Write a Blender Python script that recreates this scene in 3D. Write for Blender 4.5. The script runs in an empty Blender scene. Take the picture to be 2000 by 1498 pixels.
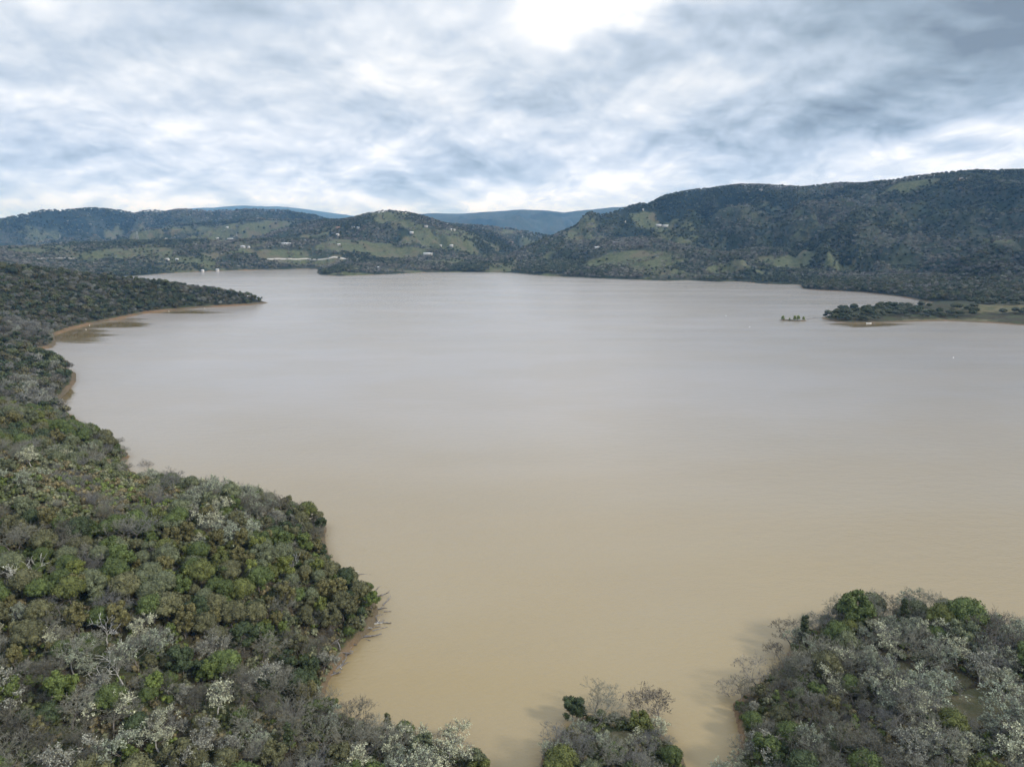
import bpy, bmesh, math, random
import numpy as np
from mathutils import Vector, Matrix

R = math.radians
scene = bpy.context.scene
COL = scene.collection

# ------------------------------------------------------------------ camera
CAM_H = 130.0
PITCH = 12.3
cam_data = bpy.data.cameras.new('camera')
cam_data.sensor_width = 36.0
cam_data.lens = 24.0
cam_data.clip_start = 1.0
cam_data.clip_end = 90000.0
cam = bpy.data.objects.new('camera', cam_data)
COL.objects.link(cam)
cam.location = (0, 0, CAM_H)
cam.rotation_euler = (R(90 - PITCH), 0, 0)
scene.camera = cam

# ------------------------------------------------------------------ exposure
scene.view_settings.view_transform = 'Standard'
scene.view_settings.look = 'None'
scene.view_settings.exposure = 0.18
scene.view_settings.gamma = 1.0
scene.view_settings.use_curve_mapping = False
scene.cycles.use_denoising = True
scene.cycles.max_bounces = 6
scene.cycles.diffuse_bounces = 2
scene.cycles.glossy_bounces = 2
scene.cycles.volume_bounces = 0
scene.cycles.transparent_max_bounces = 4

# sun: thin cloud behind and to the right of the camera
SUN_AZ = R(114)       # clockwise from +Y (view direction)
SUN_EL = R(33)
SUN_DIR = Vector((math.sin(SUN_AZ) * math.cos(SUN_EL), math.cos(SUN_AZ) * math.cos(SUN_EL), math.sin(SUN_EL)))

# ------------------------------------------------------------------ node helper
class NT:
    def __init__(self, tree):
        self.t = tree
        self.n = tree.nodes
        self.l = tree.links
    def put(self, sock, v):
        if v is None:
            return
        if hasattr(v, 'is_output') or isinstance(v, bpy.types.NodeSocket):
            self.l.new(v, sock)
        else:
            if sock.type == 'RGBA' and hasattr(v, '__len__') and len(v) == 3:
                v = (*v, 1.0)
            sock.default_value = v
    def node(self, typ, **kw):
        nd = self.n.new(typ)
        for k, v in kw.items():
            setattr(nd, k, v)
        return nd
    def math(self, op, a, b=None, c=None, clamp=False):
        nd = self.node('ShaderNodeMath', operation=op, use_clamp=clamp)
        self.put(nd.inputs[0], a); self.put(nd.inputs[1], b)
        if c is not None: self.put(nd.inputs[2], c)
        return nd.outputs[0]
    def vmath(self, op, a, b=None):
        nd = self.node('ShaderNodeVectorMath', operation=op)
        self.put(nd.inputs[0], a)
        if b is not None: self.put(nd.inputs[1], b)
        return nd.outputs['Value'] if op in ('LENGTH', 'DISTANCE', 'DOT_PRODUCT') else nd.outputs[0]
    def comb(self, x=0.0, y=0.0, z=0.0):
        nd = self.node('ShaderNodeCombineXYZ')
        for i, v in enumerate((x, y, z)): self.put(nd.inputs[i], v)
        return nd.outputs[0]
    def sep(self, v):
        nd = self.node('ShaderNodeSeparateXYZ'); self.put(nd.inputs[0], v)
        return nd.outputs
    def noise(self, vec, scale, detail=4.0, rough=0.5, dist=0.0, lac=2.0):
        nd = self.node('ShaderNodeTexNoise')
        self.put(nd.inputs['Vector'], vec)
        nd.inputs['Scale'].default_value = scale
        nd.inputs['Detail'].default_value = detail
        nd.inputs['Roughness'].default_value = rough
        nd.inputs['Lacunarity'].default_value = lac
        nd.inputs['Distortion'].default_value = dist
        return nd.outputs[0]
    def ramp(self, v, lo, hi, a=0.0, b=1.0, smooth=True):
        nd = self.node('ShaderNodeMapRange', interpolation_type='SMOOTHSTEP' if smooth else 'LINEAR')
        nd.clamp = True
        self.put(nd.inputs[0], v)
        nd.inputs[1].default_value = lo; nd.inputs[2].default_value = hi
        nd.inputs[3].default_value = a; nd.inputs[4].default_value = b
        return nd.outputs[0]
    def mix(self, f, a, b, blend='MIX'):
        nd = self.node('ShaderNodeMix', data_type='RGBA', blend_type=blend)
        nd.clamp_factor = True
        self.put(nd.inputs[0], f); self.put(nd.inputs[6], a); self.put(nd.inputs[7], b)
        return nd.outputs[2]
    def mixf(self, f, a, b):
        nd = self.node('ShaderNodeMix', data_type='FLOAT')
        self.put(nd.inputs[0], f); self.put(nd.inputs[2], a); self.put(nd.inputs[3], b)
        return nd.outputs[0]

# ------------------------------------------------------------------ world: Nishita sky behind a broken cloud deck
world = bpy.data.worlds.new('World')
scene.world = world
world.use_nodes = True
w = NT(world.node_tree)
w.n.clear()
sky = w.node('ShaderNodeTexSky', sky_type='NISHITA')
sky.sun_disc = False
sky.sun_elevation = SUN_EL
sky.sun_rotation = SUN_AZ
sky.air_density = 1.0; sky.dust_density = 1.5; sky.ozone_density = 1.5
bg_sky = w.node('ShaderNodeBackground'); w.l.new(sky.outputs[0], bg_sky.inputs[0]); bg_sky.inputs[1].default_value = 0.09
dirn = w.node('ShaderNodeTexCoord').outputs['Generated']
dx, dy, dz = w.sep(dirn)
zc = w.math('MAXIMUM', dz, 0.0)
den = w.math('ADD', zc, 0.36)
P = w.comb(w.math('DIVIDE', dx, den), w.math('DIVIDE', dy, den), 0.0)
# the same point a little nearer the zenith: comparing both lights the cloud tops
den2 = w.math('ADD', zc, 0.378)
P2 = w.comb(w.math('DIVIDE', dx, den2), w.math('DIVIDE', dy, den2), 0.0)
def clouds(p):
    big = w.noise(p, 1.7, 3.0, 0.5, 0.0)
    med = w.noise(p, 4.2, 10.0, 0.55, 0.1)
    return w.math('ADD', w.math('MULTIPLY', big, 0.58), w.math('MULTIPLY', med, 0.42))
n1 = clouds(P)
n2 = clouds(P2)
relief = w.math('SUBTRACT', n1, n2)
soft = w.noise(P, 1.25, 4.0, 0.5, 0.1)
wisp = w.noise(w.comb(w.math('MULTIPLY', w.math('ARCTAN2', dx, dy), 3.0), w.math('MULTIPLY', w.math('ADD', dz, w.math('MULTIPLY', dx, -0.18)), 16.0), 0.0), 1.6, 6.0, 0.6, 0.4)
# large bank of dark cloud on the right, slanting up to the right, and a bright gap top centre (fixed directions in the sky)
def lobe(v_az, v_el, r_az, r_el, tilt, wob=0.0, hard=1.0):
    az = w.math('ARCTAN2', dx, dy)
    el = w.math('ARCSINE', dz)
    a = w.math('SUBTRACT', az, R(v_az)); e = w.math('SUBTRACT', el, R(v_el))
    if wob:
        a = w.math('ADD', a, w.math('MULTIPLY', w.math('SUBTRACT', n1, 0.5), wob))
        e = w.math('ADD', e, w.math('MULTIPLY', w.math('SUBTRACT', soft, 0.5), wob * 0.6))
    c, s = math.cos(R(tilt)), math.sin(R(tilt))
    p = w.math('ADD', w.math('MULTIPLY', a, c / R(r_az)), w.math('MULTIPLY', e, s / R(r_az)))
    q = w.math('ADD', w.math('MULTIPLY', a, -s / R(r_el)), w.math('MULTIPLY', e, c / R(r_el)))
    d = w.math('SQRT', w.math('ADD', w.math('MULTIPLY', p, p), w.math('MULTIPLY', q, q)))
    return w.ramp(d, 1.0 - hard, 1.0, 1.0, 0.0)
def billow(p, sc, det=2.0):
    v = w.math('ABSOLUTE', w.math('SUBTRACT', w.noise(p, sc, det, 0.5, 0.0), 0.5))
    return w.math('MULTIPLY', v, 2.0)
def puffs(p):
    pw = w.vmath('ADD', p, w.vmath('MULTIPLY', w.comb(w.noise(p, 2.4, 3, 0.5), w.noise(w.vmath('ADD', p, (7.1, 3.3, 0.0)), 2.4, 3, 0.5), 0.0), (0.4, 0.4, 0.0)))
    v = w.math('ADD', w.math('MULTIPLY', billow(pw, 2.9), 0.55), w.math('MULTIPLY', billow(pw, 7.0), 0.28))
    return w.math('ADD', v, w.math('MULTIPLY', billow(pw, 16.0), 0.17))
pf1, pf2 = puffs(P), puffs(P2)
edge = w.math('SUBTRACT', pf1, pf2)      # bright upper rims, grey bases
lum = w.math('MULTIPLY', w.math('SUBTRACT', 0.5, n1), 1.5)
lum = w.math('ADD', lum, 0.66)
lum = w.math('ADD', lum, w.math('MULTIPLY', relief, -1.35))
lum = w.math('ADD', lum, w.math('MULTIPLY', w.math('SUBTRACT', pf1, 0.18), w.ramp(dz, 0.08, 0.26, 0.5, 0.3)))
lum = w.math('ADD', lum, w.math('MULTIPLY', edge, w.ramp(dz, 0.08, 0.26, 0.95, 0.45)))
lum = w.math('ADD', lum, w.math('MULTIPLY', w.math('SUBTRACT', soft, 0.5), 1.7))
lum = w.math('ADD', lum, w.math('MULTIPLY', w.math('SUBTRACT', wisp, 0.5), w.ramp(dz, 0.02, 0.12, 0.5, 0.04)))
lum = w.math('ADD', lum, w.math('MULTIPLY', lobe(5.5, 18.5, 8.0, 8.0, 0, 0.45, 1.0), 0.90))
lum = w.math('ADD', lum, w.math('MULTIPLY', lobe(-33, 15.0, 16, 7, 0, 0.3, 1.0), 0.22))
lum = w.math('ADD', lum, w.math('MULTIPLY', lobe(-12, 12.0, 18, 7, 0, 0.3, 1.0), 0.12))
lum = w.math('SUBTRACT', lum, w.math('MULTIPLY', lobe(33, 10.5, 25, 4.2, 12, 0.12, 1.0), 0.58))
lum = w.math('SUBTRACT', lum, w.math('MULTIPLY', lobe(31, 17, 22.5, 8.0, 4, 0.10, 0.55), 0.24))
lum = w.math('SUBTRACT', lum, w.math('MULTIPLY', lobe(-36, 5.5, 16, 3.5, 0, 0.2, 1.0), 0.14))
lum = w.math('ADD', lum, w.math('MULTIPLY', w.ramp(dz, 0.01, 0.085, 1.0, 0.0), 0.13))
lum = w.math('ADD', w.math('MULTIPLY', lum, 0.80), 0.115)
cr = w.node('ShaderNodeValToRGB')
e = cr.color_ramp.elements
e[0].position = 0.0; e[0].color = (0.19, 0.235, 0.29, 1)
e[1].position = 1.0; e[1].color = (1.0, 1.0, 1.0, 1)
for pos, c in ((0.25, (0.32, 0.395, 0.48, 1)), (0.5, (0.50, 0.58, 0.69, 1)), (0.75, (0.73, 0.78, 0.85, 1))):
    k = cr.color_ramp.elements.new(pos); k.color = c
w.l.new(lum, cr.inputs[0])
bg_cl = w.node('ShaderNodeBackground')
w.l.new(w.mix(1.0, cr.outputs[0], w.mix(w.ramp(dz, 0.0, 0.22), (0.90, 0.98, 1.16, 1), (1.0, 1.0, 1.0, 1)), 'MULTIPLY'), bg_cl.inputs[0])
# overcast luminance rises towards the zenith
w.l.new(w.math('MULTIPLY', w.ramp(dz, 0.32, 0.8, 1.0, 1.7), w.ramp(dz, 0.0, 0.12, 1.16, 1.04)), bg_cl.inputs[1])
msh = w.node('ShaderNodeMixShader')
w.l.new(w.ramp(n1, 0.34, 0.46, 0.86, 0.97), msh.inputs[0])
w.l.new(bg_sky.outputs[0], msh.inputs[1]); w.l.new(bg_cl.outputs[0], msh.inputs[2])
wo = w.node('ShaderNodeOutputWorld'); w.l.new(msh.outputs[0], wo.inputs[0])
world.cycles.sampling_method = 'MANUAL'
world.cycles.sample_map_resolution = 512

sun_data = bpy.data.lights.new('sun', 'SUN')
sun_data.energy = 2.3
sun_data.angle = R(7)
sun_data.color = (1.0, 0.95, 0.87)
sun = bpy.data.objects.new('sun', sun_data)
COL.objects.link(sun)
sun.rotation_euler = (-SUN_DIR).to_track_quat('-Z', 'Y').to_euler()
sun.location = (0, 0, 400)

# ------------------------------------------------------------------ camera geometry of the photograph (2000 x 1498)
F = 2000 * 24 / 36.0
cp, sp = math.cos(R(PITCH)), math.sin(R(PITCH))
def ray(px, py):
    x = (np.asarray(px, float) - 1000) / F; y = (749 - np.asarray(py, float)) / F
    d = np.stack([x, cp + sp * y, -sp + cp * y], -1)
    return d
def ground(px, py, z=0.0):
    d = ray(px, py)
    t = (z - CAM_H) / d[..., 2]
    return d[..., :2] * t[..., None]
def project(x, y, z):
    dep = y * cp - (z - CAM_H) * sp
    up = y * sp + (z - CAM_H) * cp
    return 1000 + F * x / dep, 749 - F * up / dep

# ------------------------------------------------------------------ numpy noise
_rng = np.random.RandomState(7)
_G = _rng.rand(256, 256)
def vnoise(x, y):
    xi = np.floor(x).astype(int); yi = np.floor(y).astype(int)
    fx = x - xi; fy = y - yi
    fx = fx * fx * fx * (fx * (fx * 6 - 15) + 10); fy = fy * fy * fy * (fy * (fy * 6 - 15) + 10)
    a = _G[xi & 255, yi & 255]; b = _G[(xi + 1) & 255, yi & 255]
    c = _G[xi & 255, (yi + 1) & 255]; d = _G[(xi + 1) & 255, (yi + 1) & 255]
    return (a * (1 - fx) + b * fx) * (1 - fy) + (c * (1 - fx) + d * fx) * fy
def fbm(x, y, s, o=4, seed=0, g=0.5):
    v = 0; a = 1; t = 0
    x = x / s + seed * 17.3; y = y / s + seed * 9.1
    for i in range(o):
        v = v + a * vnoise(x, y); t += a; a *= g
        x, y = x * 1.6 + y * 1.2 + 5.2, -x * 1.2 + y * 1.6 + 1.3
    return v / t
def ridged(x, y, s, o=4, seed=0):
    v = 0; a = 1; t = 0
    wx = vnoise(x / s * 1.3 + 31.7, y / s * 1.3 + 3.1) - 0.5; wy = vnoise(x / s * 1.3 + 5.2, y / s * 1.3 + 71.3) - 0.5
    x = x / s + seed * 11.7 + wx * 0.7; y = y / s + seed * 3.9 + wy * 0.7
    for i in range(o):
        v = v + a * (1.06 - np.sqrt((2 * vnoise(x, y) - 1) ** 2 + 0.012)); t += a; a *= 0.5
        x, y = x * 1.6 + y * 1.2 + 2.2, -x * 1.2 + y * 1.6 + 7.3
    return v / t
def sstep(x, a, b):
    t = np.clip((x - a) / (b - a), 0, 1); return t * t * (3 - 2 * t)

# ------------------------------------------------------------------ shoreline of the lake
LAKE = [
 (155,545),(250,540),(350,533),(450,529),(600,526),(640,527),(618,532),(624,537),(660,539.5),(700,538),(760,536),(830,532.5),(920,532),
 (1000,533),(1060,539),(1180,544.5),(1250,547),(1300,549),(1340,547.5),(1400,551),(1440,550),(1500,555.5),(1562,556.5),(1566,564),(1600,567.5),
 (1680,571),(1760,580),(1820,592),(1800,597.5),(1740,600),(1690,602),(1640,608),(1604,622),(1640,630),(1670,632),(1720,631),(1780,628.5),(1850,627),(1950,632),(2000,636),
 (2200,645),(2500,690),(2800,900),(2600,1150),(2300,1270),(2000,1262),(1930,1250),(1890,1222),(1830,1212),(1760,1212),(1700,1212),(1640,1206),(1590,1228),
 (1545,1262),(1530,1300),(1490,1330),(1450,1362),(1432,1375),(1440,1410),(1448,1450),(1430,1500),(1400,1600),(1360,1600),
 (1345,1510),(1330,1470),(1290,1430),(1240,1408),(1200,1400),(1150,1395),(1110,1418),(1080,1445),(1058,1480),(1045,1560),(1030,1640),(985,1640),
 (968,1560),(950,1505),(900,1470),(850,1452),(780,1440),(720,1425),(660,1400),(632,1366),(640,1330),(668,1290),(690,1262),
 (728,1226),(738,1196),(730,1170),(700,1150),(668,1128),(648,1100),(636,1068),(634,1048),(637,1030),(600,1014),(540,998),(480,985),(430,975),(370,962),(310,952),
 (262,930),(240,905),(252,892),(236,876),(190,858),(150,846),(120,838),(150,832),(154,824),(140,812),(118,800),(112,785),(128,768),(146,748),(148,730),(120,712),(70,694),(40,686),
 (100,680),(108,672),(104,656),(140,643),(180,633),(235,623),(280,613),(330,607),(400,601),(450,598.5),(490,596),(523,592),
 (480,590),(400,588),(300,586),(230,580),(160,566),(100,553)]
lake = ground(*np.array(LAKE, float).T)
ISLE = [(1524,626.5),(1545,628),(1570,627.5),(1573,625.5),(1550,625),(1528,624.5)]
isle = ground(*np.array(ISLE, float).T)

def poly_signed(x, y, poly):
    """distance to the polygon outline, positive inside"""
    best = np.full(x.shape, 1e18); inside = np.zeros(x.shape, bool)
    n = len(poly)
    for i in range(n):
        ax, ay = poly[i]; bx, by = poly[(i + 1) % n]
        ex, ey = bx - ax, by - ay
        t = np.clip(((x - ax) * ex + (y - ay) * ey) / (ex * ex + ey * ey + 1e-9), 0, 1)
        d = (x - ax - t * ex) ** 2 + (y - ay - t * ey) ** 2
        best = np.minimum(best, d)
        if by != ay:
            c = ((ay > y) != (by > y)) & (x < ex * (y - ay) / (by - ay) + ax)
            inside ^= c
    d = np.sqrt(best)
    return np.where(inside, d, -d)

def skyline(pts, shift=0.0):
    """(px, py, horizontal distance) -> world x, y, z of a crest"""
    out = []
    for px, py, dist in pts:
        d = ray(px, py); h = math.hypot(d[0], d[1])
        out.append((d[0] / h * dist, d[1] / h * dist, CAM_H + d[2] / h * dist - shift))
    return out
def crest(x, y, line, slope, width):
    """height field that falls away from a crest line"""
    best = np.full(x.shape, 1e18); hh = np.full(x.shape, -1e9)
    for (ax, ay, az), (bx, by, bz) in zip(line[:-1], line[1:]):
        ex, ey = bx - ax, by - ay
        t = np.clip(((x - ax) * ex + (y - ay) * ey) / (ex * ex + ey * ey + 1e-9), 0, 1)
        d2 = (x - ax - t * ex) ** 2 + (y - ay - t * ey) ** 2
        best = np.minimum(best, d2)
        hh = np.maximum(hh, az + t * (bz - az) - slope * (np.sqrt(d2 + width * width) - width))
    return hh, np.sqrt(best)

RIGHTA = skyline([(1055,478,2900),(1090,464,3100),(1120,450,3300),(1160,433,3400),(1200,416,3500),(1250,400,3600)])
RIGHT = skyline([(1320,383,3700),(1380,372,3750),(1440,364,3700),(1480,364,3600),(1520,366,3600),(1580,368,3650),(1640,361,3600),(1700,362,3500),(1740,356,3400),(1800,349,3400),(1850,342,3300),(1900,338,3250),(2000,336,3200),(2200,330,3100),(2700,345,3200)], 0)
KNOB = skyline([(560,455,3900),(600,444,3900),(640,431,3900),(680,430,3800),(710,424,3700),(735,417,3600),(760,414,3600),(785,417,3600),(805,426,3650),(835,438,3700),(880,444,3800),(940,452,3900)], 0)
DARK = skyline([(840,444,4700),(880,441,4800),(930,443,4900),(980,448,5000),(1030,462,5000),(1080,472,5000)], 0)
BLUEL = skyline([(-400,440,6500),(-100,440,6500),(0,434,6600),(50,423,6700),(95,413,6800),(130,413,6800),(185,409,7000),(225,412,7000),(262,421,7000),(295,413,6800),(330,415,6700),(358,411,6600),(400,414,6500),(440,413,6500),(490,411,6300),(560,414,6200),(600,421,6100),(630,431,6000),(680,440,6000)], 0)
MIDL = skyline([(330,452,5200),(430,438,5200),(500,430,5100),(560,432,5000),(620,438,4800)], 0)
TERR = skyline([(-500,492,3000),(0,490,3100),(60,484,3200),(150,478,3300),(260,473,3300),(340,472,3200),(500,471,3200),(650,468,3200)], 0)
BLUEF = skyline([(700,430,13500),(810,419,13500),(850,417,13500),(900,418,13500),(960,414,13500),(1020,410,13500),(1050,411,13500),(1080,416,13500),(1120,417,13500),(1160,410,13500),(1210,405,13500),(1300,400,13500),(1450,410,13500)], 0)
BLUEFL = skyline([(-400,430,14000),(-60,424,14000),(0,426,14000),(40,430,14000),(80,440,14000)], 0)
SNOW = skyline([(340,414,24000),(380,409,24000),(410,406,24000),(440,409,24000),(455,405,24000),(478,402,24000),(500,407,24000),(520,407,24000),(535,403.5,24000),(560,407,24000),(600,414,24000),(640,421,24000),(700,430,24000)], 0)
LEFTH = skyline([(-900,520,1500),(-300,515,1350),(-60,524,1300),(0,529,1300),(50,533,1320),(85,545,1350),(120,556,1380)], 0)
# near left bank: a brushy shoulder that drops to the lake
SHOULDER = [(-300,40,42),(-250,130,46),(-215,215,46),(-235,290,44),(-330,360,40),(-420,420,36),(-600,470,36)]
PROMO = [(-205,215,40),(-150,195,34),(-115,190,24),(-80,182,14)]
SHOULD2 = [(-250,290,42),(-200,300,36),(-150,285,24)]
BACKL = [(-1100,650,48),(-700,640,40),(-560,620,26)]
BACKL2 = [(-1200,900,55),(-900,880,45),(-720,860,28)]
RISLE = [(105,150,4),(125,172,9),(150,180,12),(175,165,14),(260,150,20)]
FOOT = skyline([(1330,500,2500),(1420,496,2500),(1500,487,2500),(1560,490,2550),(1640,497,2600),(1700,510,2500),(1760,520,2300)], 0)
FOOT2 = skyline([(1450,440,3100),(1560,448,3000),(1650,445,2900),(1740,425,2950)], 0)
FOOT3 = skyline([(1180,468,2900),(1260,470,2700),(1330,486,2500)], 0)

def height(x, y):
    dl = poly_signed(x, y, lake)
    di = poly_signed(x, y, isle)
    r = np.hypot(x, y)
    land = -dl
    # general rise away from the shore
    k = np.maximum(land, 0)
    far = sstep(y, 1500, 2100)
    z = 1.3 * (1 - np.exp(-k / 3.0)) + (0.10 + 0.02 * far) * k * np.exp(-k / 520) + 7 * (1 - np.exp(-k / 90))
    z = z + (fbm(x, y, 60, 4, 2) - 0.5) * 7 * sstep(k, 2, 60)
    spur = ridged(x, y, 620, 5, 1)
    spur2 = ridged(x, y, 230, 4, 5)
    spur3 = ridged(x, y, 85, 3, 12)
    damp = sstep(k, 60, 700)
    hs = []
    for line, sl, wd, amp in ((RIGHT, 0.27, 120, 1.0), (RIGHTA, 0.42, 40, 0.6), (KNOB, 0.26, 40, 0.7), (DARK, 0.22, 100, 0.5), (BLUEL, 0.30, 60, 1.1), (MIDL, 0.13, 150, 1.0),
                              (TERR, 0.16, 160, 0.25), (FOOT, 0.20, 60, 0.5), (FOOT2, 0.24, 80, 0.6), (FOOT3, 0.2, 80, 0.5)):
        h, d = crest(x, y, line, sl, wd)
        a = sstep(d, 30, 480) * amp
        q_ = (spur - 0.84) * 520 + (spur2 - 0.74) * 150 + (spur3 - 0.64) * 30
        h = h + a * np.where(q_ > 0, q_ * 0.12, q_)
        hs.append(h)
    for line, sl, wd in ((BLUEF, 0.16, 300), (BLUEFL, 0.16, 300), (SNOW, 0.14, 500)):
        h, d = crest(x, y, line, sl, wd)
        h = h + sstep(d, 60, 1600) * ((ridged(x, y, 1900, 5, 3) - 0.8) * 900 + (ridged(x, y, 700, 4, 8) - 0.7) * 260)
        hs.append(h)
    hill = hs[0]
    for h in hs[1:]:
        hill = np.maximum(hill, h)
    # soft union with the base slope; hills cannot start steeper than the bank
    lim = 2 + k * 0.42
    hill = np.minimum(hill, lim)
    z = np.where(y > 1500, np.maximum(z, hill) , z)
    near = z
    for line, sl, wd in ((LEFTH, 0.20, 60), (SHOULDER, 0.30, 40), (PROMO, 0.30, 25), (SHOULD2, 0.35, 30), (BACKL, 0.16, 60), (BACKL2, 0.14, 60), (RISLE, 0.16, 25)):
        h, d = crest(x, y, line, sl, wd)
        h = h + (fbm(x, y, 45, 4, 4) - 0.5) * 6
        near = np.maximum(near, np.minimum(h, 0.6 + k * 0.55))
    z = np.where(y < 1750, near, z)
    # floor of the valley beyond the hills
    z = z + (ridged(x, y, 90, 3, 9) - 0.6) * 8 * sstep(y, 1900, 2600)
    # bed of the lake
    z = np.where(dl > 0, -np.minimum(0.35 * dl, 9.0) - 0.05, z)
    z = np.where(di > -6, np.maximum(z, np.where(di > 0, 0.5, 0.5 + di * 0.2)), z)
    return z, np.where(di > 0, di, -dl)

# ------------------------------------------------------------------ terrain sheet on a polar grid
NT_, NR_ = (700, 860)
theta = np.linspace(R(-64), R(64), NT_)
rr = np.concatenate([[2.0, 30.0, 60.0, 80.0], np.geomspace(95.0, 30000.0, NR_ - 4)])
TH, RR = np.meshgrid(theta, rr, indexing='ij')
X = np.sin(TH) * RR; Y = np.cos(TH) * RR
Z, SH = height(X, Y)
PX, PY = project(X, Y, Z)

def gz(x, y):
    """terrain height by bilinear lookup"""
    x = np.asarray(x, float); y = np.asarray(y, float)
    r = np.hypot(x, y); t = np.arctan2(x, y)
    ft = np.clip((t - theta[0]) / (theta[1] - theta[0]), 0, NT_ - 1.001)
    ri = np.clip(np.searchsorted(rr, r) - 1, 0, NR_ - 2)
    fr = np.clip((r - rr[ri]) / (rr[ri + 1] - rr[ri]), 0, 1)
    ti = ft.astype(int); ft = ft - ti
    def b(A):
        return (A[ti, ri] * (1 - ft) + A[ti + 1, ri] * ft) * (1 - fr) + (A[ti, ri + 1] * (1 - ft) + A[ti + 1, ri + 1] * ft) * fr
    return b(Z), b(SH)
def hit(px, py):
    """first point of the terrain or the water seen at a pixel of the photograph"""
    d = ray(px, py); h = math.hypot(d[0], d[1]); ux, uy, s = d[0] / h, d[1] / h, d[2] / h
    rs = np.geomspace(95, 29000, 5000)
    zt = np.maximum(gz(ux * rs, uy * rs)[0], 0)
    m = np.nonzero(CAM_H + s * rs <= zt)[0]
    i = m[0] if len(m) else -1
    return ux * rs[i], uy * rs[i], zt[i]

# horizon test: the steepest sight line over all nearer ground
slopev = (np.maximum(Z, 0) - CAM_H) / RR
runmax = np.maximum.accumulate(slopev, axis=1)
def seen(x, y, z, h):
    r = np.hypot(x, y); t = np.arctan2(x, y)
    ti = np.clip(((t - theta[0]) / (theta[1] - theta[0])).round().astype(int), 0, NT_ - 1)
    ri = np.clip(np.searchsorted(rr, r) - 2, 0, NR_ - 1)
    return (z + h - CAM_H) / r >= runmax[ti, ri]

# meadow mask: open grass on the spurs and in the clearings
MEADOWS = [(840,478,55,9,1),(700,482,60,8,1),(760,500,60,7,.9),(890,470,40,6,.8),(560,500,50,9,1),(470,490,40,5,.7),(1130,520,45,5,1),(900,488,35,5,.7),(950,505,60,5,.6),
           (1440,520,60,8,1),(1560,515,40,10,1),(1640,527,28,9,1),(1500,505,35,7,.8),(1380,528,35,5,.9),(1260,432,30,6,.8),(1300,450,20,4,1),(1240,500,60,5,.9),
           (1750,530,50,6,.7),(1900,508,40,6,.5),(1950,470,30,8,.5),(190,500,14,7,1),(260,498,14,8,.8),(370,508,35,5,1),(420,500,25,6,.6),(60,493,40,5,.8),(225,462,22,7,1),
           (330,445,25,7,.8),(520,455,60,8,.8),(430,450,40,8,.6),(620,450,40,7,.6),(80,460,50,7,.5),(900,458,60,5,.7),(700,536,60,3,1),(800,531,70,3,1),(1000,528,60,4,1),(1330,440,20,4,.6),
           (1600,440,60,10,.4),(1780,360,40,4,1),(1500,420,40,8,.4),(1560,410,25,6,.5),(650,505,50,6,.8)]
MW = []
for cx, cy, rx, ry, a in MEADOWS:
    X0, Y0, Z0 = hit(cx, cy)
    D0 = math.hypot(X0, Y0); ux, uy = X0 / D0, Y0 / D0
    MW.append((X0, Y0, ux, uy, rx * D0 / F, min(ry * D0 / F * 4.2, rx * D0 / F * 1.6), a))
def meadow(px, py, x, y):
    m = np.zeros(x.shape)
    wx = (fbm(x, y, 130, 4, 21) - 0.5) * 2.6; wy = (fbm(x, y, 130, 4, 22) - 0.5) * 2.6
    for X0, Y0, ux, uy, ra, rb, a in MW:
        p = (x - X0) * uy - (y - Y0) * ux; q = (x - X0) * ux + (y - Y0) * uy
        d = np.sqrt((p / ra + wx * 0.6) ** 2 + (q / rb + wy * 0.6) ** 2)
        m = np.maximum(m, a * (1 - sstep(d, 0.5, 1.2)))
    n = fbm(x, y, 170, 5, 31) * 0.6 + ridged(x, y, 620, 5, 1) * 0.4
    m = np.maximum(m, (1 - 0.55 * sstep(x, 300, 900)) * sstep(n, 0.60, 0.69) * sstep(y, 1700, 2200) * (1 - sstep(y, 5000, 6500)) * 0.7)
    return m
MEADV = meadow(PX, PY, X, Y) * (Y > 1500)
# clearing and bare flats on the near shores
def clearing(px, py, x, y):
    m = np.zeros(px.shape)
    for cx, cy, rx, ry, a in ((1900,1385,95,42,1),(1840,1330,60,24,.9),(1760,1300,30,12,.5),(1960,1400,60,16,.9),(1950,603,95,9,1),(1790,604,26,5,.6),(1850,626,120,4,.9),(1215,1440,40,20,.6),(1100,1170,0.1,0.1,0)):
        wx = (fbm(x, y, 12, 3, 41) - 0.5) * 1.4
        d = np.sqrt(((px - cx) / rx) ** 2 + ((py - cy) / ry) ** 2) + wx * 0.5
        m = np.maximum(m, a * (1 - sstep(d, 0.7, 1.05)))
    return m
CLRV = clearing(PX, PY, X, Y) * (Y < 1500)

def grid_mesh(name, x, y, z, attrs):
    nt, nr = x.shape
    me = bpy.data.meshes.new(name)
    co = np.stack([x, y, z], -1).reshape(-1, 3).astype(np.float32)
    idx = np.arange(nt * nr).reshape(nt, nr)
    f = np.stack([idx[:-1, :-1], idx[:-1, 1:], idx[1:, 1:], idx[1:, :-1]], -1).reshape(-1, 4)
    me.vertices.add(len(co)); me.vertices.foreach_set('co', co.ravel())
    me.loops.add(f.size); me.loops.foreach_set('vertex_index', f.ravel().astype(np.int32))
    me.polygons.add(len(f)); me.polygons.foreach_set('loop_start', np.arange(0, f.size, 4, dtype=np.int32))
    me.polygons.foreach_set('use_smooth', np.ones(len(f), bool))
    me.update(calc_edges=True)
    for k, v in attrs.items():
        a = me.attributes.new(k, 'FLOAT', 'POINT'); a.data.foreach_set('value', v.ravel().astype(np.float32))
    return me

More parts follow.
